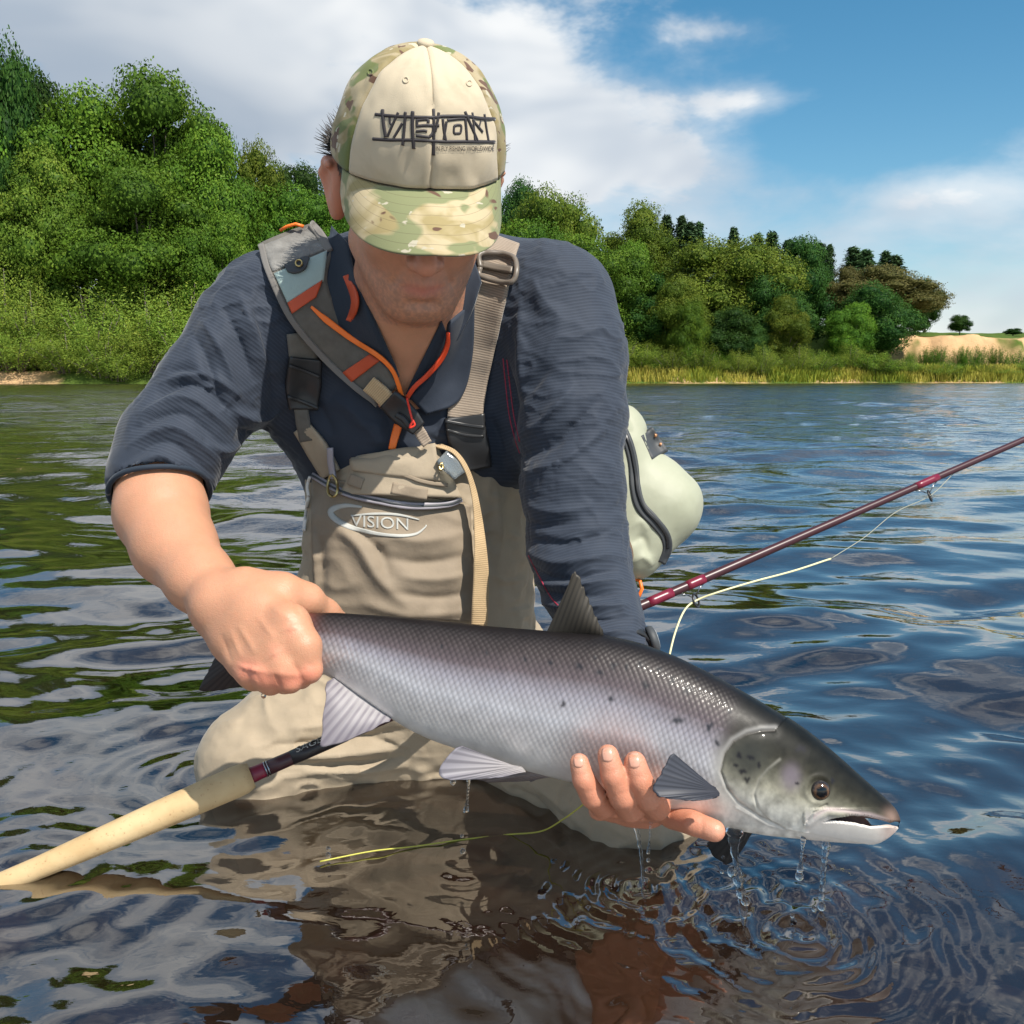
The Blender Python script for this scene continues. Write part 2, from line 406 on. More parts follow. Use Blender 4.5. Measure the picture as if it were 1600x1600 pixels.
def lathe(prof, axis_o, axis_d, sides=24):              # prof: (t, r) along the axis
    axis_d = np.asarray(axis_d, float); axis_d /= np.linalg.norm(axis_d)
    pts = np.array([np.asarray(axis_o) + axis_d * t for t, r in prof]); return tubegeo(pts, np.array([r for t, r in prof]), sides)
def text_decal(name, body, box, tree, off, mat, parent=None, tilt=None, ext=.0004):
    """flat lettering fitted in a photo quad box=(u0,v0,u1,v1[,v0r,v1r]) and pressed on the surface"""
    cu = bpy.data.curves.new(name, 'FONT'); cu.body = body; cu.resolution_u = 4
    to = bpy.data.objects.new(name, cu); col.objects.link(to); bpy.context.view_layer.update()
    dg = bpy.context.evaluated_depsgraph_get(); me = bpy.data.meshes.new_from_object(to.evaluated_get(dg)); bpy.data.objects.remove(to)
    co = np.empty(len(me.vertices) * 3, np.float32); me.vertices.foreach_get('co', co); co = co.reshape(-1, 3)
    x = (co[:, 0] - co[:, 0].min()) / np.ptp(co[:, 0]); y = (co[:, 1] - co[:, 1].min()) / np.ptp(co[:, 1])
    u = box[0] + x * (box[2] - box[0]); dv = (tilt or 0) * x
    v = box[3] - y * (box[3] - box[1]) + dv
    d = cast(tree, u, v); d = np.where(np.isnan(d), np.nanmean(d), d) - off
    me.vertices.foreach_set('co', P(u, v, d).astype(np.float32).ravel()); me.materials.append(mat); me.update()
    return link(name, me, parent)

# ---- materials
def material(name, base=(.5, .5, .5), rough=.6, metal=0.0, spec=.5, attr=False, build=None, sss=0.0, sheen=0.0, trans=0.0, coat=0.0):
    m = bpy.data.materials.new(name); m.use_nodes = True; N = NT(m.node_tree); b = N.n['Principled BSDF']
    b.inputs['Base Color'].default_value = tuple(base) + (1,); b.inputs['Roughness'].default_value = rough
    b.inputs['Metallic'].default_value = metal; b.inputs['Specular IOR Level'].default_value = spec
    if sss: b.inputs['Subsurface Weight'].default_value = sss; b.inputs['Subsurface Radius'].default_value = (1, .35, .2); b.inputs['Subsurface Scale'].default_value = .006
    if sheen: b.inputs['Sheen Weight'].default_value = sheen; b.inputs['Sheen Roughness'].default_value = .4
    if coat: b.inputs['Coat Weight'].default_value = coat; b.inputs['Coat Roughness'].default_value = .08
    if attr:
        a = N.new('ShaderNodeAttribute', attribute_name='Col'); N.l.new(a.outputs['Color'], b.inputs['Base Color'])
        N.colr = a.outputs['Color']
    N.b = b
    if build: build(N, b)
    return m
def obj_co(N): return N.new('ShaderNodeTexCoord').outputs['Object']
def attr_f(N, nm): return N.new('ShaderNodeAttribute', attribute_name=nm).outputs['Fac']
# ================================================================== THE SETTING
def edge_y(x): return 82 + (np.asarray(x, float) + 43.7) * .213 + 1.2 * np.sin(np.asarray(x) * .21) + .6 * np.sin(np.asarray(x) * .57 + 1)
def ground_z(x, y):
    x = np.asarray(x, float); t = y - edge_y(x)
    left = 1 - sstep(x, -10, 60)
    z = .9 * sstep(t, -.3, 2.5) + .05 * np.clip(t, 0, 200) + (7.5 * left + 1.2) * sstep(t, 4, 45)
    rr = sstep(x, 36, 44)                                # sandy bluff on the right
    z = z + rr * (3.9 * sstep(t, 9.5, 13) - .02 * np.clip(t, 0, 100))
    z = np.where(t < 0, -.9 * sstep(-t, 0, 3) + .0, z)
    return z
def _leaf_mat(name, dark, light, yellow, tr=.22):
    def b(N, p):
        a = N.new('ShaderNodeAttribute', attribute_name='Col'); sp = N.new('ShaderNodeSeparateColor'); N.l.new(a.outputs['Color'], sp.inputs[0])
        oi = N.new('ShaderNodeObjectInfo').outputs['Random']
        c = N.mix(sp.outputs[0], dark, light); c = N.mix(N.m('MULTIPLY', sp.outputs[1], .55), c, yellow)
        hsv = N.new('ShaderNodeHueSaturation'); N.l.new(c, hsv.inputs['Color'])
        N.put(hsv.inputs['Hue'], N.maprange(oi, 0, 1, .487, .513)); N.put(hsv.inputs['Value'], N.maprange(oi, 0, 1, .8, 1.2))
        N.l.new(hsv.outputs[0], p.inputs['Base Color']); p.inputs['Roughness'].default_value = .5
        t = N.new('ShaderNodeBsdfTranslucent'); N.l.new(hsv.outputs[0], t.inputs[0]); mx = N.new('ShaderNodeMixShader'); mx.inputs[0].default_value = tr
        N.l.new(p.outputs[0], mx.inputs[1]); N.l.new(t.outputs[0], mx.inputs[2]); N.l.new(mx.outputs[0], N.n['Material Output'].inputs[0])
    return material(name, spec=.08, build=b)
LM = {'syc': _leaf_mat('sycamore_leaves', (0.0396, 0.0936, 0.0112), (0.108, 0.2106, 0.02), (0.216, 0.2886, 0.032)),
      'oak': _leaf_mat('oak_leaves', (0.054, 0.0975, 0.0112), (0.1368, 0.195, 0.024), (0.2448, 0.2496, 0.036)),
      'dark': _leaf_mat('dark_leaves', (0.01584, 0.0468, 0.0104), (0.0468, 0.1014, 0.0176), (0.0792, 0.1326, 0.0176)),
      'wil': _leaf_mat('willow_leaves', (.10, .18, .026), (.24, .34, .05), (.42, .42, .06), .4),
      'con': _leaf_mat('conifer_needles', (.028, .065, .028), (.07, .125, .045), (.09, .14, .05), .15),
      'brn': _leaf_mat('brownish_leaves', (0.072, 0.0741, 0.02), (0.1584, 0.1482, 0.048), (0.2304, 0.1872, 0.072)),
      'gra': _leaf_mat('bank_grass_blades', (.13, .18, .022), (.30, .30, .04), (.52, .42, .10), .4)}
BARK = material('bark', (.10, .08, .06), .9, build=lambda N, b: N.l.new(N.ramp(N.noise(obj_co(N), 22, 5, .6), [(.3, (.05, .04, .03)), (.7, (.16, .135, .11))]), b.inputs['Base Color']))
DEADW = material('bare_wood', (.32, .26, .20), .9)

def leafcloud(c, nrm, size, rg, jit=.5, asp=.65):
    n = len(c); d = nrm + rg.normal(0, jit, (n, 3)); d /= np.linalg.norm(d, axis=1, keepdims=True)
    a = np.cross(d, rg.normal(0, 1, (n, 3))); a /= np.linalg.norm(a, axis=1, keepdims=True); b = np.cross(d, a)
    s = size * rg.uniform(.6, 1.3, n); a *= s[:, None]; b *= (s * asp)[:, None]
    V = np.stack([c - a, c - b * .9 + a * .1, c + a, c + b * .9 + a * .1], 1).reshape(-1, 3)
    return V, np.arange(4 * n).reshape(-1, 4)
bm = bmesh.new(); bmesh.ops.create_icosphere(bm, subdivisions=2, radius=1); ICO = (np.array([v.co[:] for v in bm.verts]), np.array([[v.index for v in f.verts] for f in bm.faces])); bm.free()
def tree_mesh(seed, kind, nleaf, leaf, lobes=34, env=(.40, .40, .44), cz=.56, base=.16):
    rg = np.random.default_rng(seed); C, Nn, S = [], [], []
    L = []
    while len(L) < lobes:
        q = rg.normal(0, 1, 3); q /= np.linalg.norm(q); rad = rg.uniform(.45, .86) if len(L) > 6 else rg.uniform(0, .4)
        q *= rad; c = np.array([0, 0, cz]) + q * np.array(env)
        c[:2] *= 1.1 - .35 * max(0, (c[2] - cz) / env[2])
        if c[2] < base: continue
        L.append((c, rg.uniform(.10, .19) * (1.15 - .4 * rad)))
    w = np.array([r ** 2 for c, r in L]); cnt = (nleaf * 3.2 * w / w.sum()).astype(int); LC = np.array([c for c, r in L]); LR = np.array([r for c, r in L]); sq = np.array([1.15, 1.15, .85])
    for li, ((c, r), k) in enumerate(zip(L, cnt)):
        d = rg.normal(0, 1, (k, 3)); d[:, 2] += .15; d /= np.linalg.norm(d, axis=1, keepdims=True)
        sub = 1 + .55 * (fbm(d * 2.7 + seed + c * 31, 3) - .5) * 2; p = c + d * (r * rg.uniform(.74, 1.06, k) * sub)[:, None] * sq
        q = np.linalg.norm((p[:, None] - LC[None]) / sq, axis=2) / LR[None]; q[:, li] = 9; keep = q.min(1) > .80
        C.append(p[keep]); Nn.append(d[keep]); S.append(np.clip(rg.uniform(0, 1) + 1.1 * (sub[keep] - 1), 0, 1))
    C = np.concatenate(C); Nn = np.concatenate(Nn); S = np.concatenate(S)
    if len(C) > nleaf: ix = rg.permutation(len(C))[:nleaf]; C, Nn, S = C[ix], Nn[ix], S[ix]
    V, Q = leafcloud(C, Nn, leaf, rg)
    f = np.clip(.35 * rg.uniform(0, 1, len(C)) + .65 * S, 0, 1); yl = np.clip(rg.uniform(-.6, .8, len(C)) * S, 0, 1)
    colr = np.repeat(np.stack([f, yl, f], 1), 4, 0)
    # dense inner foliage so that each bough reads as a solid clump
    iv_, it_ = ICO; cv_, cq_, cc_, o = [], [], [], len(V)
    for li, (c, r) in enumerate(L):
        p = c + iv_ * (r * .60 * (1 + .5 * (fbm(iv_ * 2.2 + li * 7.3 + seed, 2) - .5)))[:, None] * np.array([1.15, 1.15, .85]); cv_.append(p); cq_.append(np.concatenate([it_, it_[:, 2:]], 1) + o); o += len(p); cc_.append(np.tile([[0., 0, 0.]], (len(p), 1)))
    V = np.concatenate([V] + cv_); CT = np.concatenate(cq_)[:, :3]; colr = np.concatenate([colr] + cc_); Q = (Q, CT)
    # trunk and limbs
    tv, tq, tc, o = [], [], [], 0
    pts = np.array([[0, 0, -.04], [.004, 0, .1], [-.006, .004, .28], [.004, -.004, .5], [0, 0, .74]]); a, (b, c) = tubegeo(spline(pts, 10), np.linspace(.026, .006, 10), 7)
    tv.append(a); tq.append(b); tc.append(c); o += len(a)
    for (lc, r) in L[6:24]:
        z0 = rg.uniform(.2, .5); p0 = np.array([0, 0, min(z0, lc[2])]); mid = (p0 + lc) / 2 + np.array([0, 0, -.02])
        a, (b, c) = tubegeo(spline([p0, mid, lc], 6), np.linspace(.009, .003, 6), 5); tv.append(a); tq.append(b + o); tc.append(c + o); o += len(a)
    return V, Q, colr, np.concatenate(tv), (np.concatenate(tq), np.concatenate(tc))
def shrub_mesh(seed, nleaf, leaf, stems=60, spread=.55):
    rg = np.random.default_rng(seed); C, Nn, S = [], [], []
    ss = []
    for k in range(stems):
        a = rg.uniform(0, 2 * np.pi); rr = math.sqrt(rg.uniform(0, 1)) * spread; hgt = (1 - .55 * (rr / spread) ** 2) * rg.uniform(.72, 1.0)
        tip = np.array([math.cos(a) * rr, math.sin(a) * rr, hgt]); root = np.array([math.cos(a) * rr * .25, math.sin(a) * rr * .25, 0]); ss.append((root, tip))
        m = nleaf // stems; t = rg.uniform(.12, 1, m) ** .8; w = .075 * (1.15 - .55 * t)
        C.append(root + (tip - root) * t[:, None] ** np.array([1.25, 1.25, .9]) + rg.normal(0, 1, (m, 3)) * w[:, None]); out = C[-1] - np.array([0, 0, .2]); Nn.append(out / np.linalg.norm(out, axis=1, keepdims=True)); S.append(np.full(m, rg.uniform(0, 1)))
    C = np.concatenate(C); C[:, 2] = np.maximum(C[:, 2], .01); V, Q = leafcloud(C, np.concatenate(Nn), leaf, rg, .9, .5); S = np.concatenate(S)
    f = np.clip(.5 * rg.uniform(0, 1, len(C)) + .5 * S, 0, 1); yl = np.clip(rg.uniform(-.5, 1, len(C)) * S, 0, 1); tv, tq, tc, o = [], [], [], 0
    for r, t in ss[:14]:
        a, (b, c) = tubegeo(np.array([r, (r + t) / 2 * np.array([.8, .8, 1]), t * .9]), np.array([.012, .008, .003]), 5); tv.append(a); tq.append(b + o); tc.append(c + o); o += len(a)
    return V, Q, np.repeat(np.stack([f, yl, f], 1), 4, 0), np.concatenate(tv), (np.concatenate(tq), np.concatenate(tc))
def conifer_mesh(seed, nleaf, leaf):
    rg = np.random.default_rng(seed); C, Nn, S = [], [], []
    for k in range(46):
        z = .14 + .86 * (k / 46) ** .9; R = .24 * (1 - z) ** .8 + .012
        for q in range(7):
            a = rg.uniform(0, 2 * np.pi); L = R * rg.uniform(.6, 1.15); m = max(3, nleaf // 330); t = rg.uniform(.1, 1, m)
            c = np.stack([np.cos(a) * L * t, np.sin(a) * L * t, z - .16 * L * t + .05 * L * t ** 2], 1) + rg.normal(0, .012, (m, 3)); C.append(c)
            Nn.append(np.tile([np.cos(a) * .5, np.sin(a) * .5, .8], (m, 1))); S.append(np.full(m, rg.uniform(0, 1)))
    C = np.concatenate(C); V, Q = leafcloud(C, np.concatenate(Nn), leaf, rg, .5, .4); S = np.concatenate(S); f = np.clip(.5 * S + .5 * rg.uniform(0, 1, len(C)), 0, 1)
    a, t = tubegeo(np.array([[0, 0, -.03], [0, 0, .5], [0, 0, .98]]), np.array([.018, .011, .002]), 7)
    return V, Q, np.repeat(np.stack([f, f * .3, f], 1), 4, 0), a, t
PROTO = {}
def proto(key, geo, lm):
    V, Q, c, tv, tq = geo
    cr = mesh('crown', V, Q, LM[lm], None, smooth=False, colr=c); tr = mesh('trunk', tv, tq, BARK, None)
    PROTO[key] = (cr.data, tr.data)
    for o in (cr, tr): bpy.data.objects.remove(o)
proto('syc1', tree_mesh(11, 'syc', 32000, .0085, 46), 'syc'); proto('syc2', tree_mesh(12, 'syc', 32000, .0085, 50, (.44, .44, .42), .54), 'syc')
proto('oak1', tree_mesh(13, 'oak', 28000, .0086, 56, (.46, .46, .42), .54, .1), 'oak'); proto('oak2', tree_mesh(14, 'oak', 28000, .0086, 44, (.38, .38, .45), .55, .1), 'oak')
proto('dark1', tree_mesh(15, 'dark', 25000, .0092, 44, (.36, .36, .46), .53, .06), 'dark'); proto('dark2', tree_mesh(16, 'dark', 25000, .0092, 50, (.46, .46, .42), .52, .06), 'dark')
proto('brn1', tree_mesh(17, 'brn', 21000, .0088, 54, (.46, .46, .42), .53, .08), 'brn')
proto('wil1', shrub_mesh(18, 11000, .014, 70), 'wil'); proto('wil2', shrub_mesh(19, 11000, .014, 54, .62), 'wil')
proto('shr1', shrub_mesh(20, 7000, .017, 40, .6), 'syc'); proto('shr2', shrub_mesh(21, 7000, .017, 40, .7), 'oak')
proto('con1', conifer_mesh(22, 9000, .017), 'con'); proto('con2', conifer_mesh(23, 9000, .019), 'con')
NAMES = {'syc': 'broadleaf_tree', 'oak': 'broadleaf_tree', 'dar': 'broadleaf_tree', 'brn': 'broadleaf_tree', 'wil': 'willow_bush', 'shr': 'shrub', 'con': 'conifer_tree'}
_rt = random.Random(5)
def plant(key, u, v_top, back, w_px, label, group=None, cat='tree', vb=None):
    """tree whose axis stands on pixel column u, `back` metres behind the water's edge; its top reaches row v_top"""
    x = (u - CX) / FP * 90
    for _ in range(6): y = float(edge_y(x)) + back; x = (u - CX) / FP * (y * math.cos(TH) + .0)
    gz = float(ground_z(x, y)); top = far(u, v_top, y)[2]; h = max(top - gz, .5)
    if key[:3] in ('syc', 'oak', 'dar', 'brn'): h /= .97
    half = {'wil': .6, 'shr': .65, 'con': .24}.get(key[:3], .46)
    s = w_px / 2 / FP * y / half
    r = empty(NAMES[key[:3]], (x, y, gz - .05)); r.rotation_euler = (0, 0, _rt.uniform(0, 6.28)); r.scale = (s, s, h)
    tag(r, label, cat, group)
    for nm, me in zip(('crown', 'trunk'), PROTO[key]):
        o = bpy.data.objects.new(nm, me); col.objects.link(o); o.parent = r
    return r

# ---- terrain of the far bank
tx = np.concatenate([np.linspace(-190, -62, 30, endpoint=False), np.linspace(-62, 76, 240, endpoint=False), np.linspace(76, 260, 34)])
tt = np.concatenate([np.linspace(-3, 16, 90, endpoint=False), np.linspace(16, 60, 36, endpoint=False), np.linspace(60, 400, 12)])
TX, TT = np.meshgrid(tx, tt, indexing='xy'); TY = edge_y(TX) + TT; TZ = ground_z(TX, TY)
pn = np.stack([TX.ravel(), TY.ravel(), np.zeros(TX.size)], 1)
bl = sstep(TX, 37, 45) * sstep(TT, 8.5, 10) * (1 - sstep(TT, 13, 14))
nz = (fbm(pn * .35, 4, 3).reshape(TX.shape) - .5)
TYd = TY + bl * (fbm(pn * np.array([.5, 0, 0]) + 7, 3, 8).reshape(TX.shape) - .5) * 3.5
TZ = TZ + nz * .5 * sstep(TT, 0, 3) + bl * nz * .5
sand = np.maximum(bl * sstep(fbm(pn * .5, 3, 20).reshape(TX.shape), .25, .45), (1 - sstep(TX, -41, -38)) * sstep(TT, -.6, .3) * (1 - sstep(TT, 3, 4.5)))
sand = np.maximum(sand, .7 * sstep(fbm(pn * np.array([.3, .3, 1]), 3, 40).reshape(TX.shape), .56, .64) * (1 - sstep(TT, .8, 1.6)))
gcol = np.array([.07, .11, .02]); scol = np.array([.50, .32, .17])
tcol = gcol + (scol - gcol) * sand.reshape(-1, 1); tcol = tcol * (.75 + .5 * fbm(pn * 1.3, 3, 5)[:, None])
TM = material('bank_soil', attr=True, rough=.95, spec=.1, build=lambda N, b: N.l.new(N.bump(N.noise(obj_co(N), 3, 6, .6), .6, .15), b.inputs['Normal']))
tag(mesh('far_bank', np.stack([TX, TYd, TZ], -1), gridq(*TX.shape), TM, colr=tcol), kind='structure')

# ---- riverbed and water
bx = np.linspace(-14, 14, 180); by = np.concatenate([np.linspace(-.6, 4, 130, endpoint=False), np.linspace(4, 30, 60), [60, 110]])
BX, BY = np.meshgrid(bx, by); pb = np.stack([BX.ravel(), BY.ravel(), 0 * BX.ravel()], 1)
BX = BX * (1 + np.clip(BY, 0, 200) / 14)
BZ = -.40 + .05 * (fbm(pb * 2.2, 3, 9).reshape(BX.shape) - .5) - .9 * sstep(BY, 2.2, 14) - .25 * sstep(-BX, .5, 3)
def bedmat(N, b):
    n = N.noise(obj_co(N), 7, 6, .6); c = N.ramp(n, [(.3, (.035, .022, .015)), (.52, (.09, .052, .033)), (.75, (.17, .10, .062))]); N.l.new(c, b.inputs['Base Color'])
    N.l.new(N.bump(N.noise(obj_co(N), 18, 5, .6), .5, .03), b.inputs['Normal'])
BED = material('riverbed_silt', rough=.9, build=bedmat)
tag(mesh('riverbed', np.stack([BX, BY, BZ], -1), gridq(*BX.shape), BED), kind='structure')
def stonemat(N, b):
    oi = attr_f(N, 'tone'); c = N.ramp(oi, [(0, (.05, .03, .022)), (.4, (.17, .075, .045)), (.75, (.10, .07, .055)), (1, (.30, .18, .12))])
    N.l.new(N.mix(.4, c, N.ramp(N.noise(obj_co(N), 30, 4), [(.3, (.05, .03, .02)), (.7, (.3, .18, .12))])), b.inputs['Base Color'])
STN = material('river_stones', rough=.7, build=stonemat)
sv, sq, stn = [], [], []; o = 0
bm = bmesh.new(); bmesh.ops.create_icosphere(bm, subdivisions=2, radius=1); iv = np.array([v.co[:] for v in bm.verts]); it = np.array([[v.index for v in f.verts] for f in bm.faces]); bm.free()
rs = np.random.default_rng(3)
for k in range(420):
    y = rs.uniform(.25, 2.6); x = rs.uniform(-1.1, 1.1) * (.5 + y); r = rs.uniform(.02, .075) * (1 if rs.random() > .12 else 1.7)
    p = iv * (1 + .35 * (fbm(iv * 1.4 + k * 3.1, 2, k) - .5)[:, None]) * r * np.array([rs.uniform(.8, 1.4), rs.uniform(.8, 1.3), .5])
    a = rs.uniform(0, 6.28); p = p @ np.array([[math.cos(a), math.sin(a), 0], [-math.sin(a), math.cos(a), 0], [0, 0, 1]])
    sv.append(p + np.array([x, y, -.40 + r * .2])); sq.append(it + o); o += len(iv); stn.append(np.full(len(iv), rs.random()))
tag(mesh('riverbed_stones', np.concatenate(sv), None, STN, tris=np.concatenate(sq), attrs={'tone': np.concatenate(stn)}), 'rounded reddish brown stones lying under the shallow water', 'stones', kind='stuff')

DRIPS = [(735, 1345), (1003, 1398), (1160, 1452), (1285, 1425), (1240, 1465), (520, 1345), (1018, 1345), (1115, 1390), (1240, 1400)]
rows = np.concatenate([[-.9, -.4, 0], .3 * np.exp(np.linspace(0, math.log(84 / .3), 720)), [98, 125]])
aw = np.concatenate([np.linspace(-1.25, -.62, 26, endpoint=False), np.linspace(-.62, .62, 440, endpoint=False), np.linspace(.62, 1.25, 27)])
RR, AA = np.meshgrid(rows, aw, indexing='ij'); WX = np.where(RR > .3, RR, .3 + .0 * RR) * np.tan(AA) * 1.0; WX = np.where(np.abs(AA) > .62, np.sign(AA) * np.maximum(np.abs(WX), 0) * 1.0, WX); WY = RR * np.ones_like(AA)
rw = np.random.default_rng(21); WZ = np.zeros_like(WX); warpx = .25 * np.sin(WY * 1.7 + WX * .9) + .12 * np.sin(WX * 3.3 - WY * 2.1); warpy = .2 * np.sin(WX * 1.3 + 2) + .1 * np.sin(WX * 4.1 + WY * 1.9)
for k in range(70):
    lam = .085 * (1.6 / .085) ** rw.random(); a = rw.normal(0, .55); kx, ky = math.sin(a) * 2 * math.pi / lam, math.cos(a) * 2 * math.pi / lam
    sl_ = .031 * (lam / .3) ** (-.1) * rw.uniform(.5, 1.3); fade = 1 / (1 + np.maximum(RR, 0) * .0066 * 3 / lam) ** 2 if lam < 1.2 else 1.0
    WZ += sl_ * lam / (2 * math.pi) * np.sin(kx * (WX + warpx * .35) + ky * (WY + warpy * .35) + rw.uniform(0, 6.28)) * fade
near_ = np.exp(-np.maximum(RR, 0) / 1.3)
for k in range(26):
    lam = rw.uniform(.03, .085); a = rw.normal(.1, .8); kx, ky = math.sin(a) * 2 * math.pi / lam, math.cos(a) * 2 * math.pi / lam
    WZ += .030 * rw.uniform(.5, 1.3) * lam / (2 * math.pi) * np.sin(kx * (WX + warpx * .3) + ky * (WY + warpy * .3) + rw.uniform(0, 6.28)) * near_
gust = sstep(fbm(np.stack([WX.ravel() * .35, WY.ravel() * .22, 0 * WX.ravel()], 1), 3, 77).reshape(WX.shape), .25, .7); WZ *= .55 + .8 * gust
calm = 1 - .55 * np.exp(-(((WX - .1) / .45) ** 2 + ((WY - .95) / .35) ** 2)); WZ *= calm
ringn = fbm(np.stack([WX.ravel() * 14, WY.ravel() * 14, 0 * WX.ravel()], 1), 2, 5).reshape(WX.shape)
for i, (u, v) in enumerate(DRIPS):
    g = P(u, v, wdepth(v)); q = np.hypot(WX - g[0], WY - g[1]); A = (.0011, .0008)[i % 2]; lam = (.034, .022, .046)[i % 3] * (1 + .35 * (ringn - .5)); A = A * (.4 + 1.2 * ringn) * (1.9 if i in (1, 2, 3, 4, 7, 8) else .8)
    WZ += A * np.cos(2 * math.pi * q / lam) * np.exp(-q / (.085 if i != 5 else .05)) * sstep(q, 0, .01)
for (u, v, A) in ((330, 1210, .0018), (1060, 1300, .0022), (30, 1362, .0016)):
    g = P(u, v, wdepth(v)); q = np.hypot(WX - g[0], WY - g[1]); WZ += A * np.cos(2 * math.pi * q / .055 + 1) * np.exp(-q / .16)
def watermat(N, b):
    co = obj_co(N); mp = N.new('ShaderNodeMapping'); N.l.new(co, mp.inputs[0]); mp.inputs['Scale'].default_value = (1, 1.6, 1)
    geo = N.new('ShaderNodeNewGeometry'); ps = N.new('ShaderNodeSeparateXYZ'); N.l.new(geo.outputs['Position'], ps.inputs[0])
    nearf = N.maprange(ps.outputs[1], 2, 14, 0, 1)
    b1 = N.bump(N.noise(mp.outputs[0], 26, 3, .5, .4), .03, .012)
    farn = N.noise(mp.outputs[0], 2.6, 5, .6, .3); bn = N.new('ShaderNodeBump'); bn.inputs['Distance'].default_value = .22; N.put(bn.inputs['Strength'], N.m('MULTIPLY', nearf, .26)); N.l.new(farn, bn.inputs['Height']); N.l.new(b1, bn.inputs['Normal'])
    nrm = bn.outputs[0]
    fr = N.new('ShaderNodeFresnel'); fr.inputs['IOR'].default_value = 1.333; N.l.new(nrm, fr.inputs['Normal'])
    gl = N.new('ShaderNodeBsdfGlossy'); N.put(gl.inputs['Roughness'], N.maprange(ps.outputs[1], 1, 30, .0, .10)); gl.inputs[0].default_value = (1, 1, 1, 1); N.l.new(nrm, gl.inputs['Normal'])
    trn = N.new('ShaderNodeBsdfTransparent'); trn.inputs[0].default_value = (.25, .15, .08, 1)
    dif = N.new('ShaderNodeBsdfDiffuse'); dif.inputs[0].default_value = (.030, .018, .011, 1)
    m0 = N.new('ShaderNodeMixShader'); N.put(m0.inputs[0], N.maprange(ps.outputs[1], .6, 6, .30, .9)); N.l.new(trn.outputs[0], m0.inputs[1]); N.l.new(dif.outputs[0], m0.inputs[2])
    mx = N.new('ShaderNodeMixShader'); N.put(mx.inputs[0], N.m('POWER', fr.outputs[0], .55)); N.l.new(m0.outputs[0], mx.inputs[1]); N.l.new(gl.outputs[0], mx.inputs[2])
    N.l.new(mx.outputs[0], N.n['Material Output'].inputs[0]); N.n.remove(b)
WM = material('river_water', build=watermat)
water = tag(mesh('river_water', np.stack([WX, WY, WZ], -1), gridq(*WX.shape), WM), kind='structure')

# ---- trees and bushes on the far bank: key, column, top row, metres behind the edge, width in px, label
GB = 'trees on the wooded bank'
TREES = [
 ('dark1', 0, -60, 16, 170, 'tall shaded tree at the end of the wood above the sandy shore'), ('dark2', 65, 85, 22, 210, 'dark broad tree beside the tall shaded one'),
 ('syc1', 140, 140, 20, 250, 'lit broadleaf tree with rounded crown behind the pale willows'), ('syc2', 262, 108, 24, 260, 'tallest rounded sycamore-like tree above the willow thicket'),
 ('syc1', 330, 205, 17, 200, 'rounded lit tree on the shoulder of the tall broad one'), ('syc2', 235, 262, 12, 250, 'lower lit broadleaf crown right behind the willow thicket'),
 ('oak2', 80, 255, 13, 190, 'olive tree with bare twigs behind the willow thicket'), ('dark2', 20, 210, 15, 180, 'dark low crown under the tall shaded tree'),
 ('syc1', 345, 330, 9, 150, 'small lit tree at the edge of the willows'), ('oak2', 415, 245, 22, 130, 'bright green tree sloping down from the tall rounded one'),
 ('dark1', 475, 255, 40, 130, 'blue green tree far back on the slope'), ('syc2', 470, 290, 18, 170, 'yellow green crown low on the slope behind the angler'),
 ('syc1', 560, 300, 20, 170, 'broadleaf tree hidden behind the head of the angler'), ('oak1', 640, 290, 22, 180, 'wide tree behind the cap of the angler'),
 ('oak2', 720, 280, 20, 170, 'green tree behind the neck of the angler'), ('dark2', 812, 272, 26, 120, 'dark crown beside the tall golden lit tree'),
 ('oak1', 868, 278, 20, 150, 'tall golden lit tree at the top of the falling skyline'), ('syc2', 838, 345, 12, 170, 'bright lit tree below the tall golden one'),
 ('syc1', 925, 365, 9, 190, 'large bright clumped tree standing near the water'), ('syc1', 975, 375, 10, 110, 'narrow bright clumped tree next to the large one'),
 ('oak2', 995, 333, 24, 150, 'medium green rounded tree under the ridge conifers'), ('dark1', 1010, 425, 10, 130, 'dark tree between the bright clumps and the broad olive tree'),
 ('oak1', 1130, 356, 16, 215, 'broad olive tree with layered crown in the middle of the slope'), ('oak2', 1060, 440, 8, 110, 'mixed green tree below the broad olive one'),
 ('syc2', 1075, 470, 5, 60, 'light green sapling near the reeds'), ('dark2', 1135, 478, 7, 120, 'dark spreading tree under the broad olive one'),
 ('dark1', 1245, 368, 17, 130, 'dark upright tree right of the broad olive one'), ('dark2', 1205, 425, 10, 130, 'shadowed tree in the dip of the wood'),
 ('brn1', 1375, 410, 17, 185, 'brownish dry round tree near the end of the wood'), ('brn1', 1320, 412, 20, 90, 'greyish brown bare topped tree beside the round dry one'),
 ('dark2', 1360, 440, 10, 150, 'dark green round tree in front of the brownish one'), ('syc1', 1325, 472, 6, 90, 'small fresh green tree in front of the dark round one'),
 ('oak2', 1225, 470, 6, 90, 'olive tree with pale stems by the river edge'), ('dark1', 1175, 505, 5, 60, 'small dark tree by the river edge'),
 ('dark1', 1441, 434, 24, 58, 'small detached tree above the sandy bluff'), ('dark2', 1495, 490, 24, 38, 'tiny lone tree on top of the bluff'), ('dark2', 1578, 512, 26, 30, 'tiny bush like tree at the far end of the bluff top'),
]
for k, u, v, b, w, lb in TREES: plant(k, u, v, b, w, lb, GB)
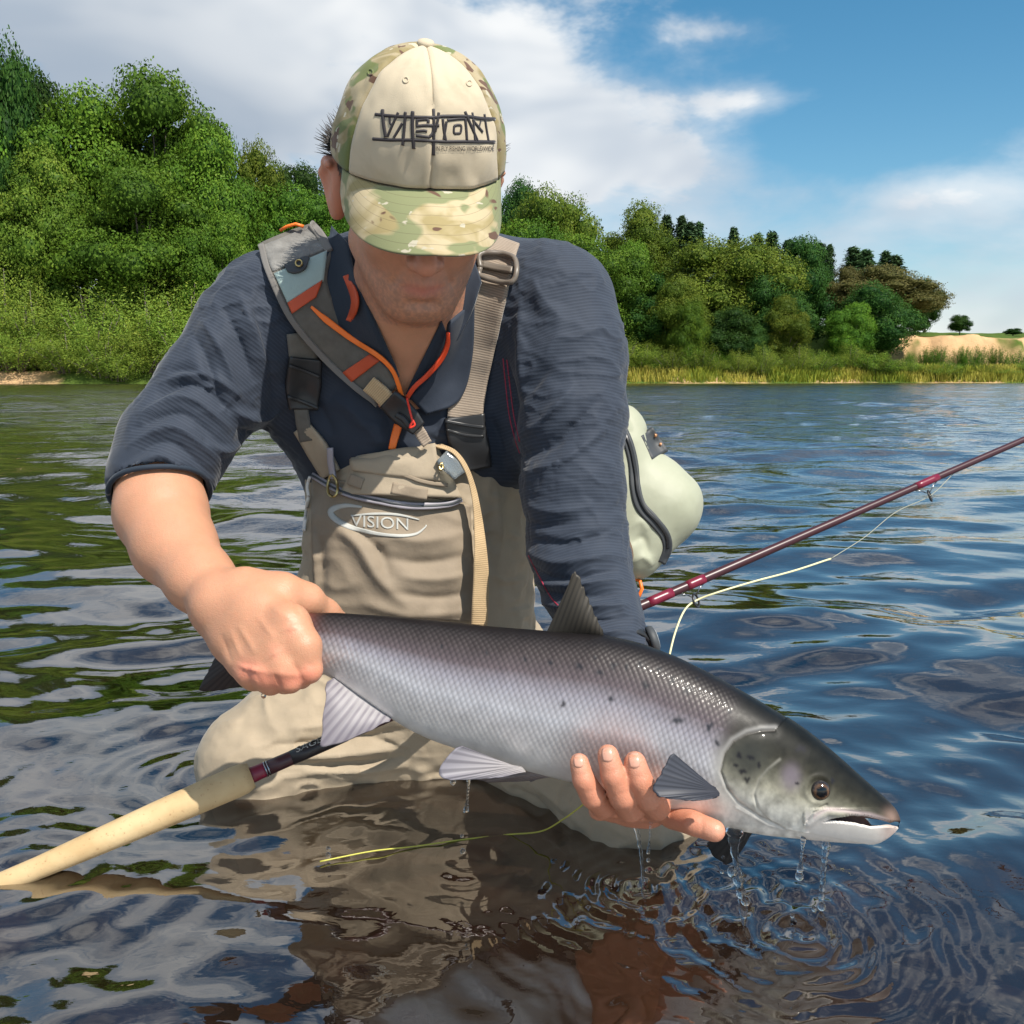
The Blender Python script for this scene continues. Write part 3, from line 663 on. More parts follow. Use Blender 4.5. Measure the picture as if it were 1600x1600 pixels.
for u, v, b, w in ((985, 338, 40, 34), (1012, 340, 42, 30), (1035, 345, 40, 34), (1056, 340, 42, 30), (1078, 344, 42, 30), (1092, 346, 44, 26), (1145, 362, 40, 30), (1172, 362, 38, 30), (1195, 370, 36, 30), (1230, 372, 34, 40), (1268, 384, 34, 30), (1290, 388, 34, 26), (1318, 392, 36, 30), (1345, 396, 34, 34), (1375, 400, 34, 34), (1385, 406, 34, 30)):
    plant(('con1', 'con2')[int(u) % 2], u + _rt.uniform(-6, 6), v - 3 + _rt.uniform(-5, 7), b + _rt.uniform(-3, 6), w * _rt.uniform(2.2, 3.4), 'dark conifer poking above the broadleaf skyline on the ridge', 'conifers along the ridge')
for i, (u, v, b, w) in enumerate(((15, 395, 6, 170), (60, 430, 5, 190), (150, 440, 5, 190), (235, 425, 5, 190), (300, 418, 6, 190), (360, 440, 5, 150), (25, 480, 2.5, 170), (110, 505, 2, 160), (165, 515, 1.2, 150), (225, 490, 2, 170), (290, 480, 2, 190), (350, 500, 2, 160), (185, 540, .6, 110), (400, 470, 3, 150))):
    plant(('wil1', 'wil2')[i % 2], u, v, b, w, 'pale yellow green willow bush at the water under the tall trees', 'willow thicket', 'bush')
for i in range(46):
    u = 940 + i * 15 + _rt.uniform(-8, 8); hgt = _rt.uniform(22, 60) * (1 if u < 1400 else .55)
    plant(('shr1', 'shr2', 'wil2')[i % 3], u, 588 - hgt, _rt.uniform(1.5, 5), _rt.uniform(45, 85), 'low green shrub along the reedy river edge', 'shrubs along the river edge', 'shrub')
for i in range(12):
    plant('shr1', 1425 + i * 16 + _rt.uniform(-6, 6), 545 - _rt.uniform(0, 16), _rt.uniform(6, 9), _rt.uniform(24, 46), 'dark little shrub on the slope below the sandy bluff', 'shrubs below the bluff', 'shrub')
for i in range(16):
    u = 420 + i * 36
    plant(('wil1', 'shr1', 'shr2')[i % 3], u, 470 + _rt.uniform(0, 50), _rt.uniform(2, 5), 110, 'green bush at the water behind the angler', 'bushes behind the angler', 'bush')
for i in range(11):
    plant(('syc1', 'dark2', 'oak1', 'syc2')[i % 4], -130 - i * 95 + _rt.uniform(-20, 20), 60 + _rt.uniform(-60, 110), 14 + 9 * (i % 2), 260, 'broadleaf tree further along the bank past the tall shaded tree', 'trees past the tall shaded tree')
    plant(('wil1', 'shr1', 'wil2')[i % 3], -90 - i * 95 + _rt.uniform(-20, 20), 440 + _rt.uniform(-30, 60), 3 + _rt.uniform(0, 3), 190, 'bush further along the bank past the sandy shore', 'bushes past the sandy shore', 'bush')
# reeds and grass along the edge
rg = np.random.default_rng(31); n = 15000; gx = rg.uniform(-4, 62, n); gt = rg.uniform(.1, 6, n) ** 1.0; gy = edge_y(gx) + gt
hgt = (.35 + .9 * fbm(np.stack([gx * .4, gy * .4, 0 * gx], 1), 3, 60)) * rg.uniform(.6, 1.2, n); gz = ground_z(gx, gy)
lean = rg.normal(0, .25, (n, 2)); wv = rg.uniform(.05, .11, n); an = rg.uniform(0, 3.14, n)
B0 = np.stack([gx, gy, gz - .05], 1); ax_ = np.stack([np.cos(an) * wv, np.sin(an) * wv, 0 * wv], 1); tip = B0 + np.stack([lean[:, 0] * hgt, lean[:, 1] * hgt, hgt], 1)
V = np.stack([B0 - ax_, B0 + ax_, tip + ax_ * .3, tip - ax_ * .3], 1).reshape(-1, 3)
f = rg.uniform(0, 1, n); yl = sstep(fbm(np.stack([gx * .25, gy * .25, 0 * gx], 1), 2, 66), .35, .6) * rg.uniform(.5, 1.8, n)
tag(mesh('bank_grass', V, np.arange(4 * n).reshape(-1, 4), LM['gra'], smooth=False, colr=np.repeat(np.stack([f, np.clip(yl, 0, 1.6), f], 1), 4, 0)), 'yellow green reeds and grass along the river edge', 'grass', kind='stuff')
# ================================================================== THE ANGLER
def fabric(name, base, rib=0.0, rough=.75, sheen=.25, weave=900, ribp=.0046, ribd=.35, mott=.0, wr=.25, rib_attr='rib'):
    def b(N, p):
        co = obj_co(N); c = base
        n1 = N.noise(co, 40, 4, .6); cc = N.mix(N.maprange(n1, .3, .7, 0, 1), [x * (1 - mott) for x in base], [min(1, x * (1 + mott)) for x in base])
        h = N.m('MULTIPLY', N.noise(co, weave, 2), .5)
        if rib:
            r = N.m('SINE', N.m('MULTIPLY', attr_f(N, rib_attr), 2 * math.pi / ribp)); r01 = N.maprange(r, -1, 1, 0, 1)
            rw = attr_f(N, 'ribw') if rib_attr == 'rib' else 1.0; r01 = N.m('MULTIPLY', r01, rw)
            cc = N.mix(N.m('MULTIPLY', N.m('MULTIPLY', N.maprange(r, -.1, .9, 0, 1), rw), ribd), cc, [x * 2.1 + .01 for x in base]); h = N.m('ADD', h, N.m('MULTIPLY', r01, rib))
        N.l.new(cc, p.inputs['Base Color'])
        n2 = N.bump(N.noise(co, 55, 5, .6), wr, .004); N.l.new(N.bump(h, .35, .0006, n2), p.inputs['Normal'])
    return material(name, base, rough, sheen=sheen, spec=.25, build=b)
SHIRT = fabric('navy_shirt_knit', (.027, .035, .052), rib=.8, ribp=.0042, ribd=.22, sheen=.18, wr=.15)
SHIRT_IN = fabric('navy_collar', (.020, .030, .046), sheen=.2)
WADER = fabric('beige_wader_cloth', (.33, .27, .195), rough=.7, sheen=.1, weave=1200, mott=.05)
WADER2 = fabric('taupe_wader_cloth', (.25, .20, .145), rough=.7, sheen=.1, weave=1200, mott=.06)
STRAPM = fabric('taupe_webbing', (.25, .20, .155), rib=1.0, ribp=.0032, ribd=.35, rib_attr='along')
TANW = fabric('tan_webbing', (.42, .30, .17), rib=1.0, ribp=.0028, ribd=.25, rib_attr='along')
GREYP = fabric('grey_padded_cloth', (.115, .108, .095), weave=600, mott=.2, wr=.5)
GREYB = fabric('grey_binding_tape', (.16, .15, .14))
MINT = fabric('mint_mesh_cloth', (.33, .42, .40), weave=500)
ORNG = material('orange_trim', (.85, .17, .015), .45)
REDO = material('rust_red_trim', (.50, .075, .025), .6)
BLKP = material('black_plastic', (.018, .018, .019), .38)
DKGR = material('charcoal_rubber', (.045, .05, .055), .6)
LILA = material('grey_lilac_zip', (.30, .28, .31), .5)
CLEAR = material('clear_plastic', (.55, .60, .62), .12, spec=.8, build=lambda N, b: (b.inputs['Transmission Weight'].__setattr__('default_value', .75)))
BRASS = material('brass', (.55, .42, .18), .3, 1.0)
WHT = material('white_cord', (.72, .70, .66), .6)
PRINTW = material('pale_print', (.40, .40, .37), .6)
THRD = material('dark_thread', (.022, .017, .020), .6, sheen=.3)
STITCH = material('crimson_stitching', (.30, .02, .05), .6)
def skinb(N, b):
    co = obj_co(N); n = N.noise(co, 130, 4, .6); c = N.mix(N.maprange(n, .3, .75, 0, .28), N.colr, (.62, .26, .16), 'MIX'); N.l.new(c, b.inputs['Base Color'])
    v = N.new('ShaderNodeTexVoronoi'); v.inputs['Scale'].default_value = 700; N.l.new(co, v.inputs['Vector'])
    h = N.m('ADD', N.m('MULTIPLY', v.outputs['Distance'], .5), N.noise(co, 260, 4, .6)); N.l.new(N.bump(h, .35, .0011), b.inputs['Normal'])
SKIN = material('skin', (.55, .32, .22), .46, attr=True, sss=.12, spec=.45, build=skinb)
HAIR = material('dark_hair', (.020, .015, .012), .45, spec=.6)

# head frame: origin at the centre of the cap's base ring
yaw, pit = math.radians(13), math.radians(33)
HC = P(655, 238, 1.10)
hF0 = np.array([math.sin(yaw), -math.cos(yaw), 0]); hR = np.array([-math.cos(yaw), -math.sin(yaw), 0])   # hR = his right-hand side (image left)
hF = hF0 * math.cos(pit) - np.array([0, 0, 1]) * math.sin(pit); hU = hF0 * math.sin(pit) + np.array([0, 0, 1]) * math.cos(pit)
HM = np.array([hR, hF, hU])
def hp(r, f, u): return HC + r * hR + f * hF + u * hU

# ---- skin: one continuous body surface
body = [ell(hp(0, -.005, -.004), (.078, .093, .090), .01, HM), ell(hp(0, .028, -.075), (.066, .070, .092), .03, HM),
        ell(hp(0, .060, -.130), (.040, .040, .040), .03, HM), ell(hp(0, .070, -.150), (.024, .022, .020), .02, HM),
        cone(hp(.056, .01, -.105), hp(.022, .070, -.150), .022, .018, .03), cone(hp(-.056, .01, -.105), hp(-.022, .070, -.150), .022, .018, .03),
        ell(hp(.040, .062, -.075), (.026, .026, .026), .02, HM), ell(hp(-.040, .062, -.075), (.026, .026, .026), .02, HM),
        cone(hp(.055, .074, -.028), hp(-.055, .074, -.028), .016, .016, .02),                                   # brow
        ell(hp(.033, .102, -.046), (.017, .016, .012), .008, HM, 's'), ell(hp(-.033, .102, -.046), (.017, .016, .012), .008, HM, 's'),
        ell(hp(.033, .080, -.047), (.013, .013, .013), .004, HM), ell(hp(-.033, .080, -.047), (.013, .013, .013), .004, HM),
        cone(hp(0, .093, -.040), hp(0, .112, -.082), .009, .012, .010), ell(hp(0, .113, -.085), (.013, .012, .011), .006, HM),
        ell(hp(.0145, .102, -.087), (.008, .011, .0085), .005, HM), ell(hp(-.0145, .102, -.087), (.008, .011, .0085), .005, HM),
        ell(hp(.0075, .107, -.0955), (.0035, .005, .004), .002, HM, 's'), ell(hp(-.0075, .107, -.0955), (.0035, .005, .004), .002, HM, 's'),
        cone(hp(.022, .087, -.1165), hp(0, .0985, -.113), .0055, .0075, .006), cone(hp(-.022, .087, -.1165), hp(0, .0985, -.113), .0055, .0075, .006),
        cone(hp(.020, .087, -.124), hp(0, .0965, -.127), .005, .0078, .006), cone(hp(-.020, .087, -.124), hp(0, .0965, -.127), .005, .0078, .006),
        cone(hp(.026, .096, -.119), hp(0, .112, -.1198), .0014, .0022, .003, None, 's'), cone(hp(-.026, .096, -.119), hp(0, .112, -.1198), .0014, .0022, .003, None, 's'),
        cone(hp(.024, .101, -.090), hp(.034, .090, -.118), .0022, .0022, .008, None, 's'), cone(hp(-.024, .101, -.090), hp(-.034, .090, -.118), .0022, .0022, .008, None, 's'),
        cone(hp(.014, .101, -.139), hp(-.014, .101, -.139), .003, .003, .010, None, 's')]
for s in (1, -1):                                                                                             # ears
    e = lambda r, f, u: hp(s * r, f, u)
    body += [ell(e(.090, -.024, -.055), (.013, .021, .037), .012, HM), cone(e(.102, -.034, -.030), e(.102, -.012, -.024), .006, .005, .006),
             cone(e(.106, -.042, -.045), e(.102, -.034, -.028), .0055, .006, .006), cone(e(.106, -.042, -.045), e(.092, -.024, -.088), .0055, .007, .006),
             ell(e(.107, -.020, -.052), (.009, .010, .018), .006, HM, 's')]
neckb = P(650, 520, 1.245)
body += [cone(hp(0, -.035, -.075), P(640, 470, 1.235), .064, .066, .03), cone(P(640, 470, 1.24), P(645, 590, 1.31), .066, .07, .04),
         ell(P(645, 620, 1.37), (.13, .09, .10), .05), ell(P(655, 800, 1.39), (.14, .09, .20), .06),
         cone(P(600, 490, 1.225), P(630, 590, 1.255), .008, .008, .03)]
body += chain([(645, 560, 1.34, .07), (440, 490, 1.29, .055), (330, 605, 1.25, .046), (246, 745, 1.205, .046)], .02)
FA = P(300, 880, 1.1) - P(250, 780, 1.2)
body += chain([(246, 745, 1.205, .050), (252, 800, 1.18, .0535), (272, 852, 1.145, .0475), (312, 905, 1.095, .037), (350, 940, 1.06, .0315)], .015)
px = lambda r, d: r * d / FP
def fingers(lst, k=.0015):
    o = []
    for ch in lst: o += chain([(u, v, d, px(r, d)) for u, v, d, r in ch], k)
    return o
# right hand: back of the hand to the viewer, fist closed round the wrist of the tail
body += fingers([[(350, 942, 1.055, 44), (405, 955, 1.03, 43), (452, 978, 1.005, 30)], [(350, 945, 1.055, 44), (400, 985, 1.025, 40), (432, 1012, 1.0, 28)],
                 [(350, 950, 1.055, 42), (382, 995, 1.03, 36), (405, 1032, 1.005, 25)], [(348, 955, 1.06, 38), (365, 1000, 1.035, 30), (382, 1036, 1.015, 22)]], .016)
RF = [[(452, 974, 1.0, 29), (474, 1010, .990, 27), (482, 1046, .990, 22), (470, 1058, 1.03, 18), (450, 1052, 1.06, 16)],
      [(430, 1010, .996, 27), (446, 1042, .986, 24.5), (453, 1062, .988, 21), (445, 1066, 1.03, 18), (430, 1056, 1.06, 16)],
      [(404, 1030, 1.0, 24), (418, 1054, .990, 22.5), (423, 1066, .995, 20), (416, 1066, 1.03, 17), (408, 1056, 1.06, 15)],
      [(380, 1034, 1.01, 21), (390, 1052, 1.0, 19), (396, 1062, 1.005, 17), (394, 1060, 1.035, 15), (390, 1050, 1.06, 13)]]
body += fingers([f[:2] for f in RF], .014); body += fingers([f[1:3] for f in RF], .0075); body += fingers([f[2:] for f in RF], .003)
body += fingers([[(385, 925, 1.05, 40), (440, 930, 1.045, 33), (478, 938, 1.06, 25), (508, 958, 1.085, 20), (530, 972, 1.105, 17)]], .012)
# left arm and hand: palm up under the belly, fingers curled up in front of the flank
body += chain([(645, 560, 1.34, .07), (860, 490, 1.28, .055), (893, 700, 1.24, .046), (902, 860, 1.22, .045), (932, 950, 1.175, .040), (966, 1030, 1.125, .031), (995, 1090, 1.10, .030)], .02)
body += fingers([[(1000, 1090, 1.10, 42), (1002, 1180, 1.075, 40), (985, 1262, 1.03, 26)], [(1000, 1090, 1.10, 42), (1012, 1190, 1.075, 38), (1015, 1265, 1.03, 24)], [(1000, 1120, 1.09, 40), (985, 1200, 1.07, 36), (958, 1255, 1.03, 23)],
                 [(985, 1262, 1.03, 22), (962, 1258, .99, 21)], [(1015, 1265, 1.03, 22), (1000, 1262, .99, 21)]], .014)
body += fingers([[(955, 1254, 1.01, 22), (942, 1258, .975, 20.5), (926, 1243, .945, 20), (912, 1218, .937, 18), (905, 1192, .938, 15.5)],
                 [(985, 1262, 1.01, 23), (985, 1263, .965, 21.5), (972, 1244, .938, 21), (958, 1212, .930, 19.5), (950, 1180, .931, 17)],
                 [(1018, 1262, 1.01, 23), (1026, 1260, .965, 21.5), (1014, 1246, .938, 21), (1001, 1220, .930, 19.5), (992, 1191, .931, 17.5)],
                 [(1020, 1250, 1.06, 26), (1052, 1272, 1.0, 23), (1085, 1287, .965, 19), (1116, 1298, .955, 17.5)]], .0018)
body += fingers([[(965, 1250, 1.04, 22), (955, 1262, 1.02, 19), (935, 1266, .995, 16)]], .006)
bV, bQ = sdf(body, .0024)
bV = relax(bV, bQ, 2, .5)
# creases and tendons on the right hand, knuckle lines, nails
bV = folds(bV, bQ, [([(474, 1066), (458, 1034)], 3, -.0016), ([(440, 1078), (428, 1050)], 3, -.0016), ([(410, 1074), (400, 1054)], 3, -.0010), ([(392, 1046), (430, 1052), (470, 1054), (490, 1046)], 5, .0014),
    ([(360, 985), (378, 1030)], 5, .0014), ([(372, 975), (400, 1022)], 5, .0016), ([(400, 960), (430, 1000)], 6, .0014), ([(420, 945), (455, 968)], 7, .0012),
    ([(345, 990), (362, 1035)], 4, -.0012), ([(398, 1042), (396, 1050)], 10, .0024), ([(428, 1018), (432, 1024)], 10, .0018), ([(455, 976), (458, 986)], 11, .0014), ([(384, 1040), (382, 1046)], 8, .0018),
    ([(455, 935), (470, 960)], 4, -.0015), ([(470, 1030), (492, 1044)], 3, -.0006), ([(896, 1212), (922, 1208)], 2.0, -.0005), ([(940, 1208), (970, 1202)], 2.0, -.0005), ([(984, 1218), (1014, 1212)], 2.0, -.0005),
    ([(906, 1243), (938, 1232)], 2.2, -.0006), ([(952, 1246), (988, 1236)], 2.2, -.0006), ([(996, 1250), (1030, 1240)], 2.2, -.0006), ([(1098, 1278), (1096, 1312)], 2.5, -.0008)])
bu, bv, bd = proj(bV)
scol_ = np.tile(np.array([.46, .235, .14]), (len(bV), 1)); n_ = fbm(bV * 60, 3, 4)[:, None]
scol_ *= .92 + .2 * n_
def tint(mask, c, a):
    global scol_
    m = (np.clip(mask, 0, 1) * a)[:, None]; scol_ = scol_ * (1 - m) + np.array(c) * m
rh = (bu < 520) & (bv > 880)
tint(np.exp(-(polydist(bu, bv, [(384, 1050), (420, 1064), (455, 1066), (486, 1054)])[0] / 16) ** 2) * rh, (.62, .20, .13), .75)
for q in ((398, 1044), (432, 1020), (458, 982), (382, 1042)): tint(np.exp(-((bu - q[0]) ** 2 + (bv - q[1]) ** 2) / 130) * rh, (.66, .25, .17), .5)
lh = (bv > 1120) & (bu > 870)
tint(lh.astype(float), (.50, .19, .12), .7)
for q in ((905, 1196), (950, 1184), (992, 1195), (1116, 1298)): tint(np.exp(-((bu - q[0]) ** 2 + (bv - q[1]) ** 2) / 220) * lh, (.56, .29, .20), .8)
hd_ = (bV - HC) @ HM.T; face = (hd_[:, 2] < .05) & (hd_[:, 2] > -.19) & (bd < 1.24) & (bv < 520) & (bu > 480) & (bu < 780)
tint(face.astype(float), (.47, .22, .13), .6)
tint(face * sstep(-hd_[:, 2], .085, .125) * sstep(fbm(bV * 420, 2, 9), .30, .62), (.20, .125, .095), .55)                # stubble
tint(face * np.exp(-((hd_[:, 2] + .1195) / .0085) ** 2 - (hd_[:, 0] / .023) ** 4) * (hd_[:, 1] > .07), (.47, .15, .12), .75)        # lips
tint(face * np.exp(-(hd_[:, 0] / .018) ** 2 - ((hd_[:, 2] + .085) / .02) ** 2) * (hd_[:, 1] > .09), (.60, .24, .17), .5)
tint(face * (np.abs(hd_[:, 0]) > .08), (.58, .22, .15), .5)
angler = empty('person', tuple(P(660, 1215, 1.36) * np.array([1, 1, 0]) + np.array([0, 0, -.4])))
tag(angler, 'angler kneeling in the river in navy top, beige waders, holding the salmon', 'person')
body_o = mesh('body', bV, bQ, SKIN, angler, colr=scol_)
tag(body_o)
TB_body = bvh(body_o)
# nails
def nail(c, w, h, ang, nm='fingernail'):
    a = math.radians(ang); g = np.linspace(-1, 1, 7); GX, GY = np.meshgrid(g, g); sx = GX * np.sqrt(1 - .35 * GY ** 2) ; sy = GY * np.sqrt(1 - .35 * GX ** 2)
    u = c[0] + (sx * w * math.cos(a) - sy * h * math.sin(a)); v = c[1] + (sx * w * math.sin(a) + sy * h * math.cos(a))
    d = blur(fillnan(cast(TB_body, u, v)), 1) - .0003; return slab(nm, P(u, v, d), .0012, NAIL, body_o)
NAIL = material('fingernail', (.55, .29, .21), .3, spec=.5)
nail((904, 1189), 8, 11, -4); nail((949, 1179), 9, 12, -4); nail((991, 1188), 9, 13, -6)

# ---- shirt
sh = [ell(P(645, 640, 1.37), (.185, .115, .20), .05), cone(P(500, 490, 1.32), P(820, 490, 1.32), .085, .088, .05), ell(P(650, 470, 1.36), (.14, .09, .09), .05),
      cone(P(500, 470, 1.30), P(590, 420, 1.29), .06, .05, .05), cone(P(830, 470, 1.30), P(720, 420, 1.29), .065, .05, .05), ell(P(645, 860, 1.41), (.135, .085, .2), .06)]
RARM = [(425, 487, 1.285, .080), (385, 540, 1.27, .0735), (330, 610, 1.25, .0675), (275, 690, 1.225, .0665), (249, 742, 1.205, .0640)]
LARM = [(862, 480, 1.275, .085), (885, 560, 1.26, .0765), (893, 650, 1.245, .0690), (896, 760, 1.23, .0635), (902, 850, 1.22, .0610), (918, 915, 1.195, .0555), (940, 972, 1.16, .0460), (966, 1035, 1.12, .0390)]
sh += chain(RARM, .02); sh += chain(LARM, .02)
sh += [cone(P(470, 520, 1.31), P(470, 640, 1.33), .05, .05, .05), cone(P(820, 540, 1.30), P(800, 680, 1.33), .05, .06, .05)]
# open sleeve end, cut by the forearm, and the V opening at the neck
cuff_n = P(252, 800, 1.18) - P(249, 742, 1.205); cuff_n /= np.linalg.norm(cuff_n)
sh += [cone(P(250, 752, 1.203), P(254, 860, 1.14), .057, .060, .004, None, 's')]
VN = [cone(P(640, 380, 1.20), P(640, 450, 1.215), .072, .052, .012, None, 's'), cone(P(640, 450, 1.20), P(637, 540, 1.205), .046, .020, .010, None, 's'), cone(P(637, 540, 1.205), P(634, 606, 1.215), .020, .006, .010, None, 's')]
sh += VN
sV, sQ = sdf(sh, .0030)
sV = ripple(relax(sV, sQ, 2, .5), sQ, (26, 26, 20), -.006, 2, 15)
SF = []
# right sleeve: bunched rolls above the cuff, long soft drags below the shoulder
for i, (a, b, m_, am) in enumerate((((183, 755), (318, 762), (250, 712), .0045), ((190, 725), (335, 745), (262, 690), -.004), ((196, 700), (345, 722), (270, 668), .005), ((204, 672), (352, 700), (285, 645), -.005), ((214, 650), (362, 672), (290, 622), .0055), ((228, 628), (372, 650), (300, 600), -.005), ((246, 600), (385, 628), (318, 585), .0045), ((262, 580), (330, 600), (296, 578), -.004))):
    SF.append(([a, m_, b], 6, am))
SF += [([(300, 520), (322, 560), (350, 640)], 7, -.005), ([(316, 500), (345, 545), (372, 620)], 8, .006), ([(345, 470), (372, 530), (398, 600)], 8, -.005), ([(372, 455), (400, 520), (425, 590)], 9, .005), ([(395, 470), (415, 540), (430, 620)], 7, -.005),
       ([(360, 640), (400, 655), (440, 640)], 7, .006), ([(370, 670), (405, 680), (425, 660)], 6, -.005), ([(320, 690), (350, 705), (378, 690)], 6, .005)]
# left sleeve
SF += [([(800, 690), (850, 655), (900, 600)], 8, .005), ([(806, 715), (870, 690), (940, 620)], 9, -.006), ([(815, 740), (880, 720), (950, 665)], 9, .005), ([(800, 640), (835, 600), (868, 560)], 8, -.004), ([(790, 560), (800, 620), (800, 690)], 7, -.006), ([(812, 470), (815, 560), (820, 640)], 9, .005), ([(830, 430), (850, 470), (880, 500)], 10, .003),
       ([(815, 840), (880, 850), (960, 830)], 8, -.005), ([(818, 862), (880, 880), (968, 862)], 8, .006), ([(822, 880), (870, 905), (965, 890)], 6, -.006), ([(826, 905), (880, 915), (975, 905)], 6, .006), ([(832, 925), (900, 930), (980, 925)], 6, -.006), ([(838, 940), (900, 950), (985, 945)], 6, .006), ([(845, 962), (910, 968), (990, 965)], 6, -.005), ([(900, 985), (950, 990), (995, 985)], 6, .005), ([(930, 1000), (960, 1005), (998, 1002)], 5, -.004),
       ([(820, 790), (870, 800), (930, 790)], 9, .004), ([(815, 815), (860, 822), (905, 812)], 7, -.004)]
# chest
SF += [([(520, 620), (560, 650), (600, 700)], 12, .005), ([(470, 600), (500, 640), (520, 680)], 10, -.005), ([(560, 600), (600, 640), (615, 690)], 9, -.005), ([(700, 600), (690, 650), (700, 700)], 10, .004), ([(760, 640), (780, 690), (790, 750)], 9, -.005), ([(445, 600), (450, 630), (470, 650)], 9, .006)]
sV = ridges(ridges(sV, sQ, (26, 26, 46), .0030, 3), sQ, (46, 46, 90), -.0016, 8)
sV = folds(sV, sQ, [(a, w, m * 1.5) for a, w, m in SF], -.1)
def arclen(V, C):
    pts = np.array([P(*c[:3]) for c in C]); L = np.concatenate([[0], np.cumsum(np.linalg.norm(np.diff(pts, axis=0), axis=1))]); best = np.full(len(V), 9.); s = np.zeros(len(V))
    for i in range(len(pts) - 1):
        ba = pts[i + 1] - pts[i]; t = np.clip((V - pts[i]) @ ba / (ba @ ba), -3 if i == 0 else 0, 1); q = np.linalg.norm(V - pts[i] - t[:, None] * ba, axis=1); w = q < best
        best[w] = q[w]; s[w] = (L[i] + t * (L[i + 1] - L[i]))[w]
    return best, s
ra, rsx = arclen(sV, RARM); la, lsx = arclen(sV, LARM); wl = 1 - sstep(la, .10, .14); wr_ = 1 - sstep(ra, .10, .14)
rib = np.where(la < ra, lsx, rsx); ribw = np.maximum(wl, wr_)
shirt = mesh('shirt', sV, sQ, SHIRT, angler, attrs={'rib': rib, 'ribw': ribw})
tag(shirt, 'navy ribbed long sleeved top with one sleeve pushed up')
# ---- waders
zax = FWD
wd = [cone(P(652, 735, 1.385), P(655, 900, 1.405), .160, .158, .03, (zax, .74)), cone(P(655, 900, 1.405), P(665, 1060, 1.43), .158, .172, .03, (zax, .8)),
      ell(P(610, 860, 1.315), (.115, .060, .105), .04), ell(P(600, 930, 1.325), (.12, .055, .06), .04),
      cone(P(600, 1100, 1.45), P(394, 1194, 1.345), .110, .071, .05), cone(P(470, 1150, 1.385), P(640, 1160, 1.42), .085, .075, .05), cone(P(770, 1100, 1.43), P(1000, 1276, 1.19), .110, .066, .05),
      cone(P(394, 1194, 1.345), P(470, 1440, 1.62), .068, .055, .03), cone(P(1000, 1278, 1.19), P(960, 1560, 1.34), .066, .055, .03)]
wd += [rbox(P(650, 600, 1.40), (.4, .4, .078), .01, .01, np.array([RGT, FWD, UPV]), 's')]
# scooped bib: cut away above the slanting top edge
def wwarp(p, v):
    u, w, d = proj(p)
    top = np.interp(u, [455, 470, 520, 560, 640, 690, 760, 900], [648, 660, 715, 712, 700, 686, 700, 700])
    cut = (top - w) * d / FP * .7
    return np.maximum(v, np.where(d < 1.6, cut, -1))
wV, wQ = sdf(wd, .0036, wwarp)
wV = ripple(relax(wV, wQ, 3, .5), wQ, 17, -.010, 3, 33)
WF = [([(490, 740), (600, 785), (730, 788)], 5, -.005), ([(500, 800), (560, 850), (590, 900), (640, 950)], 12, .008), ([(520, 800), (590, 860), (610, 910)], 9, -.008), ([(590, 830), (650, 845), (720, 835)], 14, .006), ([(600, 870), (660, 880), (735, 868)], 10, -.006),
      ([(620, 900), (680, 905), (740, 895)], 10, .006), ([(610, 925), (680, 935), (740, 925)], 8, -.006), ([(560, 940), (640, 960), (740, 955)], 9, .006), ([(487, 800), (500, 870), (500, 950)], 8, -.007), ([(475, 690), (484, 780), (492, 900)], 6, .004),
      ([(420, 1165), (520, 1158), (640, 1140)], 7, -.008), ([(430, 1185), (540, 1178), (640, 1165)], 7, .008), ([(440, 1195), (560, 1193), (640, 1182)], 5, -.007), ([(450, 1140), (540, 1130), (630, 1120)], 10, .006), ([(560, 1150), (600, 1160), (640, 1175)], 6, -.006), ([(470, 1205), (560, 1205), (640, 1196)], 5, .006),
      ([(800, 1230), (840, 1255), (870, 1290)], 8, -.006), ([(830, 1222), (870, 1250), (900, 1285)], 9, .006), ([(770, 740), (780, 820), (775, 900)], 10, .006)]
wV = ridges(ridges(wV, wQ, (20, 20, 34), .005, 5), wQ, (40, 40, 60), -.002, 9)
wV = folds(wV, wQ, [(a, w * .8, m * 1.2) for a, w, m in WF], -.05)
waders = mesh('waders', wV, wQ, WADER, angler); tag(waders, 'beige chest waders with zipped front pocket')
TW = bvh(waders); TS = bvh(shirt); TSW = bvh(shirt, waders); TALL = bvh(shirt, waders, body_o)

# bib pocket: upper flap pocket, zip, loops, logo
patch('pocket_panel', [(487, 742), (486, 800), (488, 880), (494, 962)], [(735, 790), (738, 850), (742, 900), (744, 972)], TW, .005, .010, WADER2, waders, 60, 60, 1)
TWP = bvh(waders, *[c for c in waders.children])
patch('pocket_flap', [(546, 716), (545, 740), (530, 772)], [(682, 694), (700, 730), (722, 778)], TW, .014, .012, WADER, waders, 20, 26, 4, bulge=.006)
patch('pocket_cover', [(548, 714), (600, 706), (680, 692)], [(550, 735), (620, 745), (688, 752)], TW, .022, .004, WADER, waders, 24, 10, 5, bulge=.002)
ribbon('pocket_seam', [(549, 727, 6), (600, 732, 6), (660, 752, 6), (700, 758, 6)], 6, TW, .0225, .002, WADER2, waders, 30, 4, 3)
ribbon('fly_patch_loop', [(545, 748, 18), (566, 756, 18)], 18, TW, .0205, .004, WADER2, waders, 10, 6, 4)
ribbon('fly_patch_loop', [(612, 762, 18), (640, 768, 18), (668, 772, 18)], 18, TW, .0205, .004, WADER2, waders, 16, 6, 4)
ribbon('zip_tape', [(486, 742, 9), (530, 766, 10), (580, 780, 10), (640, 790, 10), (700, 788, 10), (722, 780, 8)], 10, TW, .0150, .004, LILA, waders, 60, 5, 5)
ribbon('zip_teeth', [(486, 742), (530, 766), (580, 780), (640, 790), (700, 788), (722, 780)], 3.2, TW, .0165, .003, DKGR, waders, 60, 4, 5)
